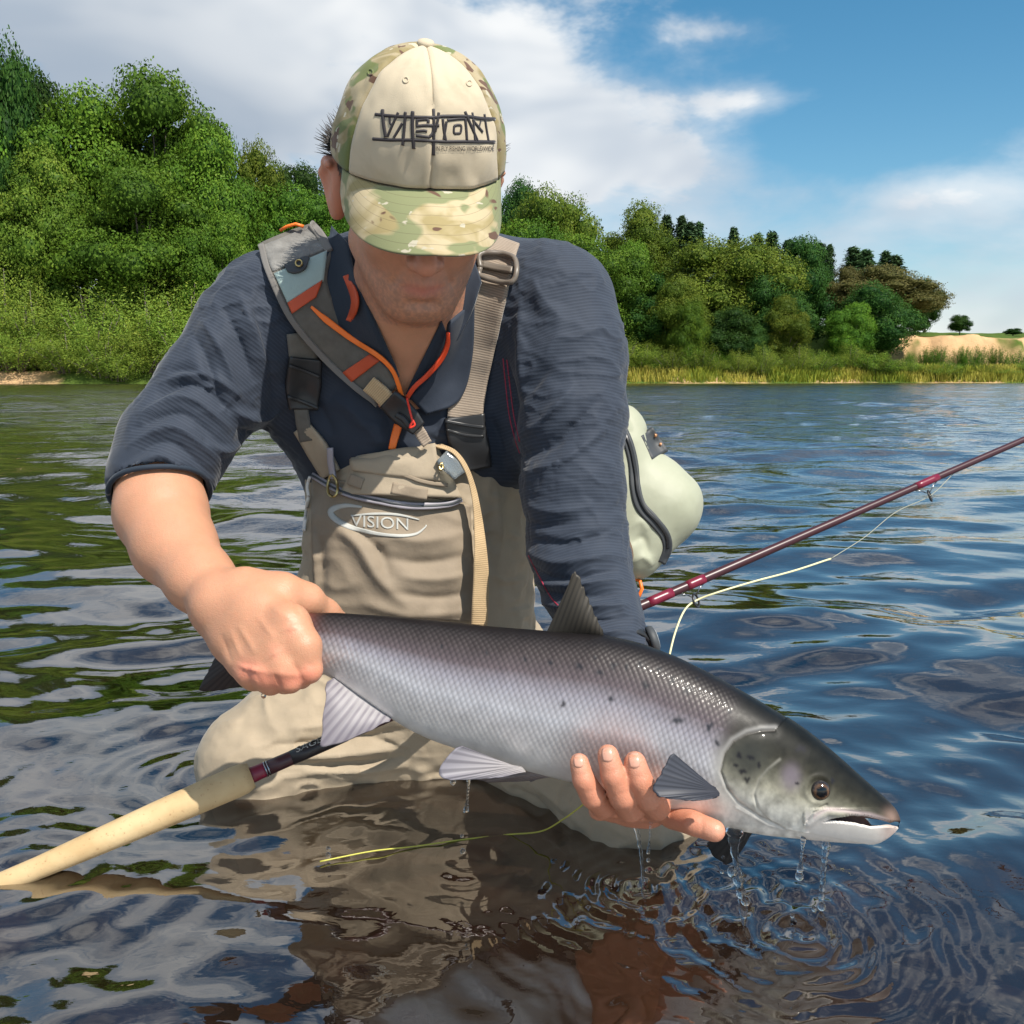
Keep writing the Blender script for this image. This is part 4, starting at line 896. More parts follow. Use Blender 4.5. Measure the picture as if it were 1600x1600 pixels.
ribbon('side_panel', [(470, 668, 28), (492, 700, 34), (516, 742, 30)], 30, TSW, .010, .006, LILA if False else WADER, waders, 24, 8, 4)
ribbon('suspender_tab', [(515, 700, 9), (516, 724, 9), (520, 748, 8)], 9, TSW, .022, .004, LILA, waders, 16, 4, 4)
surf_tube('d_ring', [(517, 742), (512, 758), (514, 772), (522, 776), (527, 768), (526, 752), (519, 742)], 4.5, TW, BRASS, waders, .022, 40)
surf_tube('zip_pull', [(484, 745), (480, 760), (482, 775)], 5, TSW, WHT, waders, .016)
surf_tube('zip_cord', [(482, 775), (478, 800), (475, 828)], 5, TSW, WHT, waders, .012)
# printed ellipse and name on the pocket
pk = bvh(*[c for c in waders.children if c.name.startswith(('pocket_panel', 'pocket_flap'))], waders)
def logo_stroke(nm, pts, w, mat, par, tr, off=.0012): return ribbon(nm, pts, w, tr, off, .0009, mat, par, max(14, 10 * len(pts)), 4, 2)
lg = logo_stroke('printed_logo', [(565, 792, 3), (540, 790, 6), (520, 795, 9), (517, 803, 9), (530, 815, 8), (555, 826, 7), (590, 834, 6), (625, 837, 5), (650, 834, 5), (664, 824, 4), (666, 820, 2)], 6, PRINTW, waders, pk)
logo_stroke('printed_logo', [(548, 806, 2), (580, 803, 4), (620, 804, 4), (655, 812, 2)], 4, PRINTW, waders, pk)
text_decal('printed_name', 'VISION', (548, 804, 638, 822), pk, .0014, PRINTW, waders, tilt=6)
# loose tan strap end hanging over the bib
ribbon('strap_end', [(668, 690, 6), (690, 697, 7), (712, 708, 8), (730, 735, 11), (742, 775, 17), (749, 830, 23), (752, 900, 25), (749, 980, 25)], 20, TW, .020, .0025, TANW, waders, 60, 8, 8, lift=[(0, 0), (.3, .015), (.7, .02), (1, .012)])
# magnifier-like clear release clip by the pocket
ribbon('clear_clip', [(690, 712, 22), (706, 728, 26), (718, 744, 20)], 24, TW, .034, .014, CLEAR, waders, 10, 6, 4)
surf_tube('snap_button', [(687, 728), (690, 724), (692, 730), (688, 734), (686, 729)], 4, TW, BRASS, waders, .034, 24)
# suspenders
ribbon('suspender', [(790, 372, 46), (778, 405, 52), (765, 450, 58), (752, 500, 60), (742, 550, 58), (733, 600, 56), (726, 656, 54)], 56, TSW, .007, .004, STRAPM, waders, 70, 10, 6)
for c in ([(750, 418), (752, 396), (802, 402), (800, 440), (752, 432), (750, 418)],):
    surf_tube('slider_buckle', c, 9, TSW, material('grey_plastic', (.16, .135, .11), .4), waders, .014, 60)
ribbon('slider_bar', [(753, 412, 10), (776, 417, 10), (800, 421, 10)], 10, TSW, .014, .005, material('grey_plastic_bar', (.15, .125, .10), .4), waders, 14, 4, 4)
ribbon('side_release_buckle', [(726, 650, 62), (730, 680, 62), (736, 706, 60), (742, 735, 54)], 60, TSW, .013, .012, BLKP, waders, 24, 12, 8)
ribbon('buckle_rib', [(696, 658, 5), (728, 664, 5), (757, 668, 5)], 5, TSW, .017, .004, BLKP, waders, 16, 4, 6)
ribbon('buckle_rib', [(698, 672, 4), (728, 680, 4), (756, 682, 4)], 4, TSW, .016, .004, BLKP, waders, 16, 4, 6)
ribbon('suspender', [(470, 520, 44), (474, 560, 44), (476, 600, 42)], 44, TSW, .006, .004, GREYP, waders, 30, 8, 6)
ribbon('side_release_buckle', [(478, 560, 50), (474, 600, 54), (474, 640, 44)], 50, TSW, .011, .012, BLKP, waders, 24, 10, 6)
ribbon('buckle_rib', [(452, 572, 5), (476, 580, 5), (500, 590, 5)], 5, TSW, .016, .004, BLKP, waders, 12, 4, 6)
ribbon('buckle_rib', [(450, 620, 5), (474, 628, 5), (498, 638, 5)], 5, TSW, .016, .004, BLKP, waders, 12, 4, 6)
ribbon('suspender_tail', [(470, 636, 22), (473, 660, 22), (478, 690, 20)], 22, TSW, .010, .004, GREYP, waders, 14, 6, 4)

# ---- shirt details: collar wings, orange zip edges, crimson seams
def wing(nm, L, R, off, mat=SHIRT_IN, tr=None): return patch(nm, L, R, tr or TALL, off, .005, mat, shirt, 30, 10, 10)
wing('collar', [(518, 352), (508, 400), (498, 440), (487, 478)], [(545, 385), (562, 450), (590, 520), (622, 590)], .012)
wing('collar', [(742, 408), (722, 440), (705, 470), (690, 500)], [(752, 440), (735, 490), (715, 530), (700, 545)], .020, SHIRT, TS)
wing('collar', [(690, 500), (668, 545), (648, 585), (634, 615)], [(704, 535), (690, 570), (665, 600), (642, 625)], .006)
ribbon('zip_edge', [(486, 479, 4), (510, 500, 10), (550, 530, 9), (590, 556, 8), (612, 578, 7), (622, 600, 6), (628, 622, 7), (634, 640, 7)], 8, TALL, .022, .004, ORNG, shirt, 60, 5, 16)
patch('placket', [(703, 505), (697, 545), (675, 585), (640, 622)], [(742, 470), (738, 560), (718, 625), (665, 648)], TALL, .010, .006, SHIRT, shirt, 30, 14, 6)
ribbon('zip_edge', [(701, 520, 4), (700, 540, 6), (690, 562, 7), (670, 585, 7), (648, 605, 7), (636, 622, 7)], 6, TALL, .020, .004, material('red_orange_zip', (.62, .055, .012), .5), shirt, 50, 5, 6)
ribbon('zip_edge', [(634, 632, 8), (640, 650, 9), (650, 664, 6)], 8, TALL, .030, .004, material('bright_red_cord', (.78, .04, .02), .5), shirt, 20, 5, 4)
ribbon('zip_edge', [(622, 664, 13), (616, 685, 12), (612, 703, 11)], 12, TSW, .008, .003, ORNG, shirt, 16, 5, 2)
ribbon('hang_loop', [(540, 430, 9), (552, 462, 10), (552, 482, 10), (545, 502, 10)], 10, TALL, .022, .003, REDO, shirt, 24, 5, 4)
surf_tube('seam_stitching', [(786, 560), (790, 600), (796, 650), (806, 690), (812, 708)], 2.0, TS, STITCH, shirt, .0002)
surf_tube('seam_stitching', [(792, 562), (797, 605), (803, 650), (812, 690)], 2.0, TS, STITCH, shirt, .0002)
surf_tube('seam_stitching', [(826, 868), (838, 892), (850, 915), (862, 935), (872, 946)], 2.2, TS, STITCH, shirt, .0002)
# cuff hem
ce = P(249, 742, 1.205) + cuff_n * .0245; cx_ = np.cross(cuff_n, [0, 0, 1.]); cx_ /= np.linalg.norm(cx_); cy_ = np.cross(cuff_n, cx_); ca = np.linspace(0, 2 * np.pi, 61)
tube('cuff_hem', ce + .0598 * (np.cos(ca)[:, None] * cx_ + np.sin(ca)[:, None] * cy_) + cuff_n * (.002 * np.sin(ca * 3))[:, None], .0034, SHIRT_IN, shirt, 10)
# hair tufts at the sides and nape
hv, hq, ht, o = [], [], [], 0; rh_ = np.random.default_rng(9)
for s, cnt in ((1, 1500), (-1, 1100)):
    for k in range(cnt):
        f0 = rh_.uniform(-.085, .035); u0 = rh_.uniform(-.060, -.004) if f0 < -.03 else rh_.uniform(-.040, -.004); rr = .084 * math.sqrt(max(.05, 1 - (f0 / .112) ** 2)) + .004
        if f0 > -.012 and u0 < -.024: continue
        if f0 > -.052 and u0 < -.016: continue
        p0 = hp(s * rr, f0, u0); back = f0 < -.02
        L = rh_.uniform(.014, .034) if back else rh_.uniform(.008, .018)
        dr = hR * s * rh_.uniform(.5, 1.1) * (1.1 if back else .25) + hF * rh_.normal(-.35, .35) + hU * (rh_.normal(.30, .35) if back else -.8); dr /= np.linalg.norm(dr)
        p1 = p0 + dr * L * .5; p2 = p0 + dr * L + (hU * rh_.uniform(-.2, .6) - hF * .2) * L * .45
        a, (b, c) = tubegeo(np.array([p0, p1, p2]), np.array([.0013, .0010, .0001]), 3); hv.append(a); hq.append(b + o); ht.append(c + o); o += len(a)
tag(mesh('hair', np.concatenate(hv), (np.concatenate(hq), np.concatenate(ht)), HAIR, body_o), 'short dark hair sticking out under the cap')
# ================================================================== CAP
def camo(name, sc=22, light=False):
    def b(N, p):
        co = obj_co(N); mp = N.new('ShaderNodeMapping'); N.l.new(co, mp.inputs[0]); mp.inputs['Scale'].default_value = (1, 1, 1.7); v = mp.outputs[0]
        k = .92 if light else .72
        c = N.mix(N.maprange(N.noise(v, sc * .8, 3, .5, .8), .42, .56, 0, 1), [.52 * k, .43 * k, .27 * k], [.36 * k, .29 * k, .14 * k])
        mp2 = N.new('ShaderNodeMapping'); N.l.new(v, mp2.inputs[0]); mp2.inputs['Location'].default_value = (3.3, 1.2, .4)
        c = N.mix(N.maprange(N.noise(mp2.outputs[0], sc * .75, 2, .5, .6), .52, .56, 0, 1), c, (.145, .17, .062) if not light else (.22, .235, .12))
        mp3 = N.new('ShaderNodeMapping'); N.l.new(v, mp3.inputs[0]); mp3.inputs['Location'].default_value = (7.1, 5.2, 2.4)
        c = N.mix(N.maprange(N.noise(mp3.outputs[0], sc * 1.2, 2, .5, .5), .60 if not light else .66, .62 if not light else .68, 0, 1), c, (.125, .07, .048))
        mp4 = N.new('ShaderNodeMapping'); N.l.new(v, mp4.inputs[0]); mp4.inputs['Location'].default_value = (2.1, 9.2, 6.4)
        c = N.mix(N.maprange(N.noise(mp4.outputs[0], sc * 2.4, 2, .5, .3), .66, .68, 0, 1), c, (.46, .42, .32))
        if light:
            st = N.m('PINGPONG', N.m('MULTIPLY', attr_f(N, 'edge'), 7.0), .5); c = N.mix(N.maprange(st, .0, .05, .55, 0), c, (.10, .08, .05))
        N.l.new(c, p.inputs['Base Color']); N.l.new(N.bump(N.noise(co, 1100, 2), .25, .0006), p.inputs['Normal'])
    return material(name, rough=.8, spec=.2, sheen=.15, build=b)
CAMO = camo('camouflage_cloth', 26); CAMOL = camo('pale_camouflage_cloth', 20, True)
def creamb(N, p):
    co = obj_co(N); n = N.noise(co, 14, 5, .6, .4); c = N.mix(N.maprange(n, .5, .78, 0, .75), (.52, .44, .32), (.32, .265, .18)); N.l.new(c, p.inputs['Base Color'])
    N.l.new(N.bump(N.noise(co, 1000, 3), .3, .0006), p.inputs['Normal'])
CREAM = material('cream_cap_cloth', rough=.8, spec=.2, sheen=.15, build=creamb)
cap = empty('cap', tuple(HC)); tag(cap, 'cream and camouflage baseball cap with black embroidered lettering on the angler', 'cap')
AR, AF, AB, AH = .0975, .100, .102, .1155
def capp(phi, psi, off=0.0):
    af = np.where(np.cos(phi) > 0, AF, AB) + off; rho = np.cos(psi) ** .82; z = (AH + off) * np.sin(psi)
    r = (AR + off) * np.sin(phi) * rho; f = af * np.cos(phi) * rho
    f = f + .004 * np.sin(psi * 2) * np.maximum(np.cos(phi), 0)
    z = z - .020 * np.maximum(-np.cos(phi), 0) * np.cos(psi) - .006 * np.abs(np.sin(phi)) * np.cos(psi)
    return HC + r[..., None] * hR + f[..., None] * hF + z[..., None] * hU
panels = []
for nm, a, b, mt in (('front_panel', 0, 58, CREAM), ('front_panel', -58, 0, CREAM), ('side_panel', 58, 120, CAMO), ('side_panel', -120, -58, CAMO), ('back_panel', 120, 180, CAMO), ('back_panel', -180, -120, CAMO)):
    ph = np.radians(np.linspace(a, b, 34)); ps = np.linspace(0, np.pi / 2 - .004, 46); PH, PS = np.meshgrid(ph, ps)
    s = (PH - ph[0]) / (ph[-1] - ph[0]); e = np.minimum(s, 1 - s) * (ph[-1] - ph[0]) * AR * np.cos(PS) ** .72
    off = .0022 * (1 - np.exp(-e / .0022)) - .0008 + .0012 * np.exp(-((e - .006) / .0014) ** 2) * .25
    nn = fbm(np.stack([PH.ravel() * 4, PS.ravel() * 4, 0 * PH.ravel()], 1), 2, 12).reshape(PH.shape) - .5
    G = capp(PH, PS, off + nn * .006 * np.cos(PS)); n, m = PH.shape; inn = capp(PH, PS, -.002 + 0 * PH)
    A = np.concatenate([G.reshape(-1, 3), inn.reshape(-1, 3)]); Qa = gridq(n, m); o = n * m
    ring = np.concatenate([np.arange(m), np.arange(1, n) * m + m - 1, (n - 1) * m + np.arange(m - 2, -1, -1), np.arange(n - 2, 0, -1) * m]); r2 = np.roll(ring, -1)
    Q = np.concatenate([Qa, Qa[:, ::-1] + o, np.stack([ring, ring + o, r2 + o, r2], 1)])
    panels.append(mesh(nm, A, Q, mt, cap))
V, Q = lathe([(-.003, .0085), (.001, .0095), (.0035, .008), (.005, .003)], HC + hU * (AH + .0005), hU, 20); mesh('top_button', V, Q, CREAM, cap)
# brim
S_, T_ = np.meshgrid(np.linspace(-1, 1, 81), np.linspace(0, 1, 36)); BL = .070 * (1 - np.abs(S_) ** 3.0) ** .5
ph = S_ * math.radians(66); bp = np.stack([AR * np.sin(ph), AF * np.cos(ph), -.002 - .006 * np.abs(np.sin(ph))], -1) * 1.0
dr_ = math.radians(31); r_ = bp[..., 0] * (1 + .03 * T_); f_ = bp[..., 1] + (BL + (1 - np.cos(S_ * math.radians(60))) * .040 * 0) * T_ * math.cos(dr_); u_ = bp[..., 2] - BL * T_ * math.sin(dr_) - .016 * S_ ** 2 * T_ - .010 * T_ ** 2
G = HC + r_[..., None] * hR + f_[..., None] * hF + u_[..., None] * hU; G[0] -= hF * .004
edge = ((1 - T_) * BL / .070)
brim = slab('brim', G, .0028, CAMOL, cap, attrs={'edge': edge.ravel()})
capT = bvh(*panels); brimT = bvh(brim)
k4 = lambda L: [(450 + x / 4, 20 + y / 4) for x, y in L]
for L, w in (([(545, 636), (640, 645), (780, 652), (930, 655), (960, 648), (1110, 648), (1200, 660), (1290, 665)], 4.6), ([(530, 788), (640, 795), (800, 796), (960, 805), (1120, 805), (1290, 808)], 4.6),
             ([(592, 606), (598, 690), (612, 778)], 5.2), ([(690, 624), (655, 700), (622, 776)], 4.2), ([(716, 690), (690, 735), (662, 782)], 4.2), ([(636, 655), (640, 690), (655, 705)], 3.6), ([(735, 620), (730, 700), (718, 830)], 4.6), ([(780, 616), (778, 720), (786, 850)], 5.2),
             ([(800, 672), (870, 668), (876, 690)], 4.2), ([(806, 672), (806, 708)], 4.2), ([(800, 710), (860, 705), (945, 705)], 4.2), ([(905, 705), (900, 750), (880, 780)], 4.2), ([(882, 778), (800, 768)], 4.2), ([(800, 742), (850, 738), (870, 742)], 4.2),
             ([(910, 604), (912, 700), (910, 892)], 5.0), ([(942, 625), (934, 680), (920, 745)], 4.0), ([(966, 664), (972, 730), (985, 798)], 4.2), ([(994, 672), (1060, 664), (1106, 662)], 4.2), ([(1106, 662), (1112, 730), (1116, 795)], 4.4), ([(990, 680), (980, 740), (972, 792)], 4.0),
             ([(1036, 708), (1060, 702), (1080, 708), (1076, 748), (1056, 754), (1036, 750), (1036, 708)], 3.8), ([(1104, 618), (1140, 700), (1182, 800)], 4.6), ([(1150, 625), (1158, 710), (1166, 800)], 4.0), ([(1150, 668), (1180, 705), (1214, 746)], 4.2), ([(1224, 634), (1236, 720), (1250, 800)], 4.4), ([(1206, 660), (1196, 700), (1190, 720)], 3.2)):
    surf_tube('embroidered_stroke', k4(L), w * 1.3, capT, THRD, cap, -.0007, n=8 * len(L), sides=8)
text_decal('embroidered_motto', 'IN FLY FISHING WORLDWIDE', (681, 228.5, 772, 236), capT, .0012, THRD, cap)
for c in ((634, 125), (733, 130), (579, 113)):
    th = np.linspace(0, 2 * np.pi, 20); surf_tube('eyelet', [(c[0] + 4 * math.cos(a), c[1] + 4.4 * math.sin(a)) for a in th[:-1]] + [(c[0] + 4, c[1])], 2.6, capT, CREAM if c[0] > 600 else CAMO, cap, .0004, 40)

# ================================================================== SALMON
DOR = np.array([(376, 968), (420, 962), (458, 959), (520, 957), (600, 962), (700, 971), (770, 979), (860, 986), (940, 991), (1000, 1004), (1060, 1027), (1120, 1057), (1180, 1091), (1230, 1121), (1270, 1149), (1310, 1183), (1350, 1219), (1378, 1244), (1396, 1261), (1404, 1272)], float)
VEN = np.array([(372, 1030), (420, 1036), (450, 1038), (490, 1047), (520, 1060), (560, 1087), (600, 1116), (640, 1141), (680, 1159), (720, 1172), (770, 1187), (820, 1204), (870, 1217), (920, 1229), (960, 1240), (1000, 1251), (1050, 1268), (1100, 1285), (1150, 1298), (1200, 1306), (1250, 1311), (1300, 1316), (1350, 1319), (1376, 1317), (1389, 1309), (1394, 1300)], float)
ph0 = math.radians(16); cs, sn = math.cos(ph0), math.sin(ph0)
rot = lambda p: np.stack([p[:, 0] * cs + p[:, 1] * sn, -p[:, 0] * sn + p[:, 1] * cs], 1)
Dr, Vr = rot(DOR), rot(VEN); x0 = max(Dr[0, 0], Vr[0, 0]); x1 = Dr[-1, 0] + 5
NS, NT_ = 820, 330
xs = x0 + (x1 - x0) * np.linspace(0, 1, NS) ; xs = x0 + (x1 - x0) * (1 - (1 - np.linspace(0, 1, NS)) ** 1.06)
def smooth1(x, y, q):                                   # smooth interpolation of an outline
    yy = np.interp(q, x, y); k = np.ones(25) / 25; return np.convolve(np.pad(yy, 12, mode='edge'), k, 'valid')
yD = smooth1(Dr[:, 0], Dr[:, 1], xs); yV = smooth1(Vr[:, 0], Vr[:, 1], xs)
fr_ = (xs - x0) / (x1 - x0)
endr = np.sqrt(np.clip(1 - ((xs - (x1 - 16)) / 16).clip(0) ** 2, 0, 1)); midn = (yD + yV) / 2; yD = midn + (yD - midn) * endr; yV = midn + (yV - midn) * endr
um = xs * cs - midn * sn; vm = xs * sn + midn * cs
dax = np.interp(um, [376, 1405], [1.052, .968])
wid = np.interp(um, [376, 460, 520, 600, 700, 800, 900, 1000, 1100, 1180, 1250, 1310, 1360, 1390, 1405], [.0150, .0185, .0230, .0290, .0360, .0420, .0455, .0470, .0470, .0450, .0390, .0300, .0215, .0150, .0110]) * endr
tth = np.arange(NT_) * 2 * np.pi / NT_; ST, CT = np.sin(tth), np.cos(tth)
sq = lambda a, e: np.sign(a) * np.abs(a) ** e
hh = (yV - yD) / 2
yy = midn[:, None] + hh[:, None] * ST[None, :]; cw = sq(CT, .86)
low = 1 - .22 * sstep(ST, .2, 1)[None, :]
dd = dax[:, None] - wid[:, None] * cw[None, :] * low
uu = xs[:, None] * cs - yy * sn; vv = xs[:, None] * sn + yy * cs
q = (yy - yD[:, None]) / (yV - yD)[:, None]; XX = np.broadcast_to(xs[:, None], yy.shape)
# relief in metres toward the outside
arc = np.cumsum(np.hypot(np.diff(yy, axis=1, prepend=yy[:, :1]) * dax[:, None] / FP, np.diff(dd, axis=1, prepend=dd[:, :1])), 1)
arc = np.where(CT[None, :] >= 0, arc, arc)
Lm = np.concatenate([[0], np.cumsum(np.hypot(np.diff(um), np.diff(vm)) * dax[1:] / FP)])[:, None]
a_, b_ = .0066, .0088
qa = np.abs(np.arcsin(np.clip(2 * q - 1, -1, 1))) ; cir = np.sign(2 * q - 1) * qa * (.62 * hh * dax / FP + .38 * wid)[:, None] * 1.02
A1 = Lm / a_ + .25 * np.sin(cir * 60) * 0; C1 = cir / b_
def lat(x, y): fx = x - np.round(x); fy = y - np.round(y); return fx, fy
f1 = lat(A1, C1); f2 = lat(A1 - .5, C1 - .5); r1 = np.hypot(f1[0], f1[1] * .95); r2_ = np.hypot(f2[0], f2[1] * .95); rr_ = np.minimum(r1, r2_); gap = np.abs(r1 - r2_)
fx = np.where(r1 < r2_, f1[0], f2[0])
isb = sstep(um, 440, 470)[:, None] * (1 - sstep(uu - .45 * (1175 - np.clip(vv, 0, 1175)), 1100, 1128)) * (1 - sstep(q, .76, .97)) * sstep(q, .015, .07)
gillc = [(1210, 1141), (1190, 1142), (1168, 1147), (1147, 1159), (1133, 1178), (1126, 1206), (1136, 1232), (1153, 1253), (1186, 1275), (1225, 1294)]
chk = [(1218, 1186), (1200, 1200), (1186, 1216), (1178, 1241), (1184, 1262), (1203, 1284)]
gd, gt = polydist(uu.ravel(), vv.ravel(), gillc); gd = gd.reshape(uu.shape); kd = polydist(uu.ravel(), vv.ravel(), chk)[0].reshape(uu.shape)
headm = inpoly(uu, vv, gillc + [(1420, 1330), (1420, 1130), (1290, 1060)])
headm = headm.astype(float)
rel = isb * (.00050 * np.exp(-(rr_ / .38) ** 2) - .0002) - .0010 * np.exp(-(gd / 2.2) ** 2) + headm * .0010 * (1 - np.exp(-(gd / 9) ** 2)) - .0007 * np.exp(-(kd / 2.0) ** 2)
mx_ = [(1262, 1280), (1275, 1270), (1291, 1263), (1318, 1265), (1356, 1271), (1385, 1281)]
md = polydist(uu.ravel(), vv.ravel(), mx_)[0].reshape(uu.shape); rel += .0022 * np.exp(-((md - 5) / 6) ** 2) * (uu > 1255) * (vv > 1262)
rel -= .0016 * np.exp(-(polydist(uu.ravel(), vv.ravel(), [(1258, 1284), (1270, 1268), (1291, 1257)])[0].reshape(uu.shape) / 2) ** 2)
er = np.hypot(uu - 1279, vv - 1233); rel += -.0030 * np.exp(-(er / 15) ** 4) + .0010 * np.exp(-((er - 21) / 4) ** 2)
rel += .0006 * np.exp(-(polydist(uu.ravel(), vv.ravel(), [(1150, 1262), (1200, 1290), (1260, 1300)])[0].reshape(uu.shape) / 3) ** 2)
gapP = [(1288, 1283), (1305, 1276), (1327, 1270), (1353, 1272), (1385, 1280), (1412, 1284), (1412, 1294), (1390, 1291), (1359, 1292), (1332, 1286), (1305, 1283)]
ing = inpoly(uu, vv, gapP)
dd = dax[:, None] + (dd - dax[:, None]) * np.where(ing, .12, 1.0)
G = P(uu, vv, dd); Vf = G.reshape(-1, 3); Qf = gridq(NS, NT_, True)
Nf = normals(Vf, Qf); ctr = P(um, vm, dax); outw = (G - ctr[:, None, :]).reshape(-1, 3)
if (Nf * outw).sum(1).mean() < 0: Qf = Qf[:, ::-1]; Nf = -Nf
Vf = Vf + Nf * np.where(ing, 0, rel).ravel()[:, None]
# delete the open part of the mouth
op = inpoly(uu, vv, [(1350, 1277), (1385, 1282), (1412, 1285), (1412, 1293), (1392, 1290), (1362, 1290)]).ravel(); Qf = Qf[~op[Qf].all(1)]
# pigment
def lerp3(t, xs_, cs_): return np.stack([np.interp(t, xs_, [c[k] for c in cs_]) for k in range(3)], -1)
qn = q + .03 * (fbm(np.stack([uu.ravel() / 40, vv.ravel() / 40, 0 * uu.ravel()], 1), 3, 5).reshape(uu.shape) - .5)
bodyc = lerp3(qn, [0, .07, .18, .32, .45, .62, .8, 1], [(.016, .014, .015), (.030, .025, .026), (.065, .050, .052), (.15, .115, .125), (.38, .355, .40), (.60, .595, .635), (.66, .64, .64), (.72, .70, .67)])
headc = lerp3(qn, [0, .1, .22, .34, .46, .6, .75, 1], [(.010, .011, .011), (.014, .015, .013), (.028, .028, .021), (.070, .066, .048), (.17, .165, .125), (.38, .365, .29), (.66, .64, .57), (.78, .75, .70)])
hb = np.clip(headm + sstep(uu - .45 * (1175 - np.clip(vv, 0, 1175)), 1096, 1140) * .85, 0, 1)
fq = np.interp(q, [0, .25, .45, .62, .8, 1], [.45, .5, .68, .85, 1.0, 1.05])[..., None]; fh = np.interp(q, [0, .3, .5, .65, .8, 1], [.4, .42, .62, .85, .95, 1.0])[..., None]; fc = bodyc * fq * (1 - hb[..., None]) + headc * fh * hb[..., None]
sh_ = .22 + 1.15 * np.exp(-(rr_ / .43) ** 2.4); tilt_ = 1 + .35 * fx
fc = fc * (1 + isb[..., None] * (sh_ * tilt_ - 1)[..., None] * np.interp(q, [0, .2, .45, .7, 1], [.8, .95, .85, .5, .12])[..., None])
fc *= (.86 + .28 * fbm(np.stack([uu.ravel() / 14, vv.ravel() / 14, 0 * uu.ravel() + 3], 1), 3, 8).reshape(uu.shape))[..., None]
hn_ = fbm(np.stack([uu.ravel() / 9, vv.ravel() / 9, 0 * uu.ravel() + 9], 1), 4, 18).reshape(uu.shape); fc = fc * (1 + hb * (.9 * (hn_ - .5)))[..., None]
def ft(mask, c, a):
    global fc
    m = (np.clip(mask, 0, 1) * a)[..., None]; fc = fc * (1 - m) + np.array(c) * m
ft(np.exp(-(gd / 2.2) ** 2), (.10, .09, .08), .5); ft(np.exp(-((gd - 5) / 4) ** 2) * (1 - headm), (.36, .35, .34), .45); ft(np.exp(-(kd / 2.2) ** 2), (.34, .33, .29), .45)
ft(np.exp(-(((uu - 1166) / 38) ** 2 + ((vv - 1188) / 36) ** 2) ** 1.5) * headm, (.028, .030, .028), .85)
ft(np.exp(-(((uu - 1235) / 16) ** 2 + ((vv - 1215) / 22) ** 2) ** 1.5), (.18, .15, .19), .6)
ft(sstep(vv - (1262 + (uu - 1262) * .17), 0, 14) * (uu > 1258), (.66, .62, .59), .8)
ft(np.exp(-(md / 3.0) ** 2) * (uu > 1270), (.58, .47, .47), .7)
ft(np.exp(-((uu - 1392) ** 2 + (vv - 1300) ** 2) / 260), (.42, .24, .20), .5); ft(np.exp(-((uu - 1390) ** 2 + (vv - 1276) ** 2) / 160), (.30, .20, .16), .5)
ft(ing.astype(float), (.16, .07, .06), .85)
ft(np.exp(-((uu - 466) / 22) ** 2), (.32, .09, .065), .65); ft(np.exp(-(np.hypot(uu - 950, vv - 1190) / 70) ** 4) * (np.hypot(uu - 950, vv - 1190) < 90), (.40, .24, .21), .4)
ft(np.exp(-(polydist(uu.ravel(), vv.ravel(), [(480, 1003), (600, 1022), (760, 1050), (900, 1082), (1040, 1108), (1130, 1140)])[0].reshape(uu.shape) / 1.8) ** 2) * (np.sin(Lm / a_ * np.pi) > -.2), (.20, .17, .20), .35)
rf = np.random.default_rng(4)
for (su, sv_, sr) in ((905, 1042, 5), (937, 1050, 5), (957, 1042, 5), (1009, 1070, 6), (1051, 1063, 6), (1073, 1078, 7), (880, 1100, 5), (955, 1092, 6), (1058, 1127, 7), (1107, 1136, 6), (1120, 1161, 5), (980, 1040, 4), (860, 1036, 4), (1000, 1038, 5), (930, 1028, 4), (1090, 1060, 4), (760, 1020, 3), (820, 1030, 3.5), (1030, 1045, 4), (690, 1010, 3), (1140, 1110, 4),
                      (1250, 1170, 6), (1245, 1224, 3), (1300, 1219, 4), (1155, 1180, 5), (1172, 1184, 5), (1160, 1205, 5), (1166, 1218, 5), (1150, 1196, 4), (1185, 1195, 4)):
    an = rf.uniform(0, 3.14); m_ = 0
    lens = rf.uniform(.5, 1.25, 2); du, dv0 = rf.normal(0, sr * .25, 2)
    for qi, da in enumerate((0, rf.uniform(.7, 1.2))):
        c_, s_ = math.cos(an + da), math.sin(an + da); ox, oy = (du, dv0) if qi else (0, 0); p_ = (uu - su - ox) * c_ + (vv - sv_ - oy) * s_; w_ = -(uu - su - ox) * s_ + (vv - sv_ - oy) * c_; w_ = w_ + .12 * p_ * np.sin(p_ / sr)
        m_ = np.maximum(m_, np.exp(-(p_ / (sr * 1.15 * lens[qi])) ** 4 - (w_ / (sr * .6)) ** 2))
    ft(m_, (.010, .010, .014), .92)
def fishb(N, b):
    co = obj_co(N); sp = N.new('ShaderNodeSeparateColor'); N.l.new(N.colr, sp.inputs[0]); hd = attr_f(N, 'head'); N.put(b.inputs['Metallic'], N.m('MULTIPLY', N.maprange(sp.outputs[2], .1, .5, .10, .42), N.maprange(hd, 0, 1, 1, .1))); N.put(b.inputs['Specular IOR Level'], N.maprange(hd, 0, 1, .55, .14)); N.put(b.inputs['Coat Weight'], N.maprange(hd, 0, 1, .12, .05)); N.put(b.inputs['Roughness'], N.m('ADD', N.maprange(N.noise(co, 90, 4, .6), .3, .7, .30, .46), N.m('MULTIPLY', hd, .1)))
    N.l.new(N.bump(N.noise(co, 900, 3, .6), .12, .0005), b.inputs['Normal'])
FISHM = material('salmon_skin', rough=.3, spec=.6, attr=True, coat=.12, build=fishb)
salmon = empty('salmon', tuple(P(900, 1100, 1.0))); tag(salmon, 'silver salmon with dark spotted back held just above the water', 'fish')
capa = len(Vf); Vf2 = np.concatenate([Vf, [Vf[:NT_].mean(0)], [Vf[(NS - 1) * NT_:].mean(0)]]); j = np.arange(NT_); k = (j + 1) % NT_; base = (NS - 1) * NT_
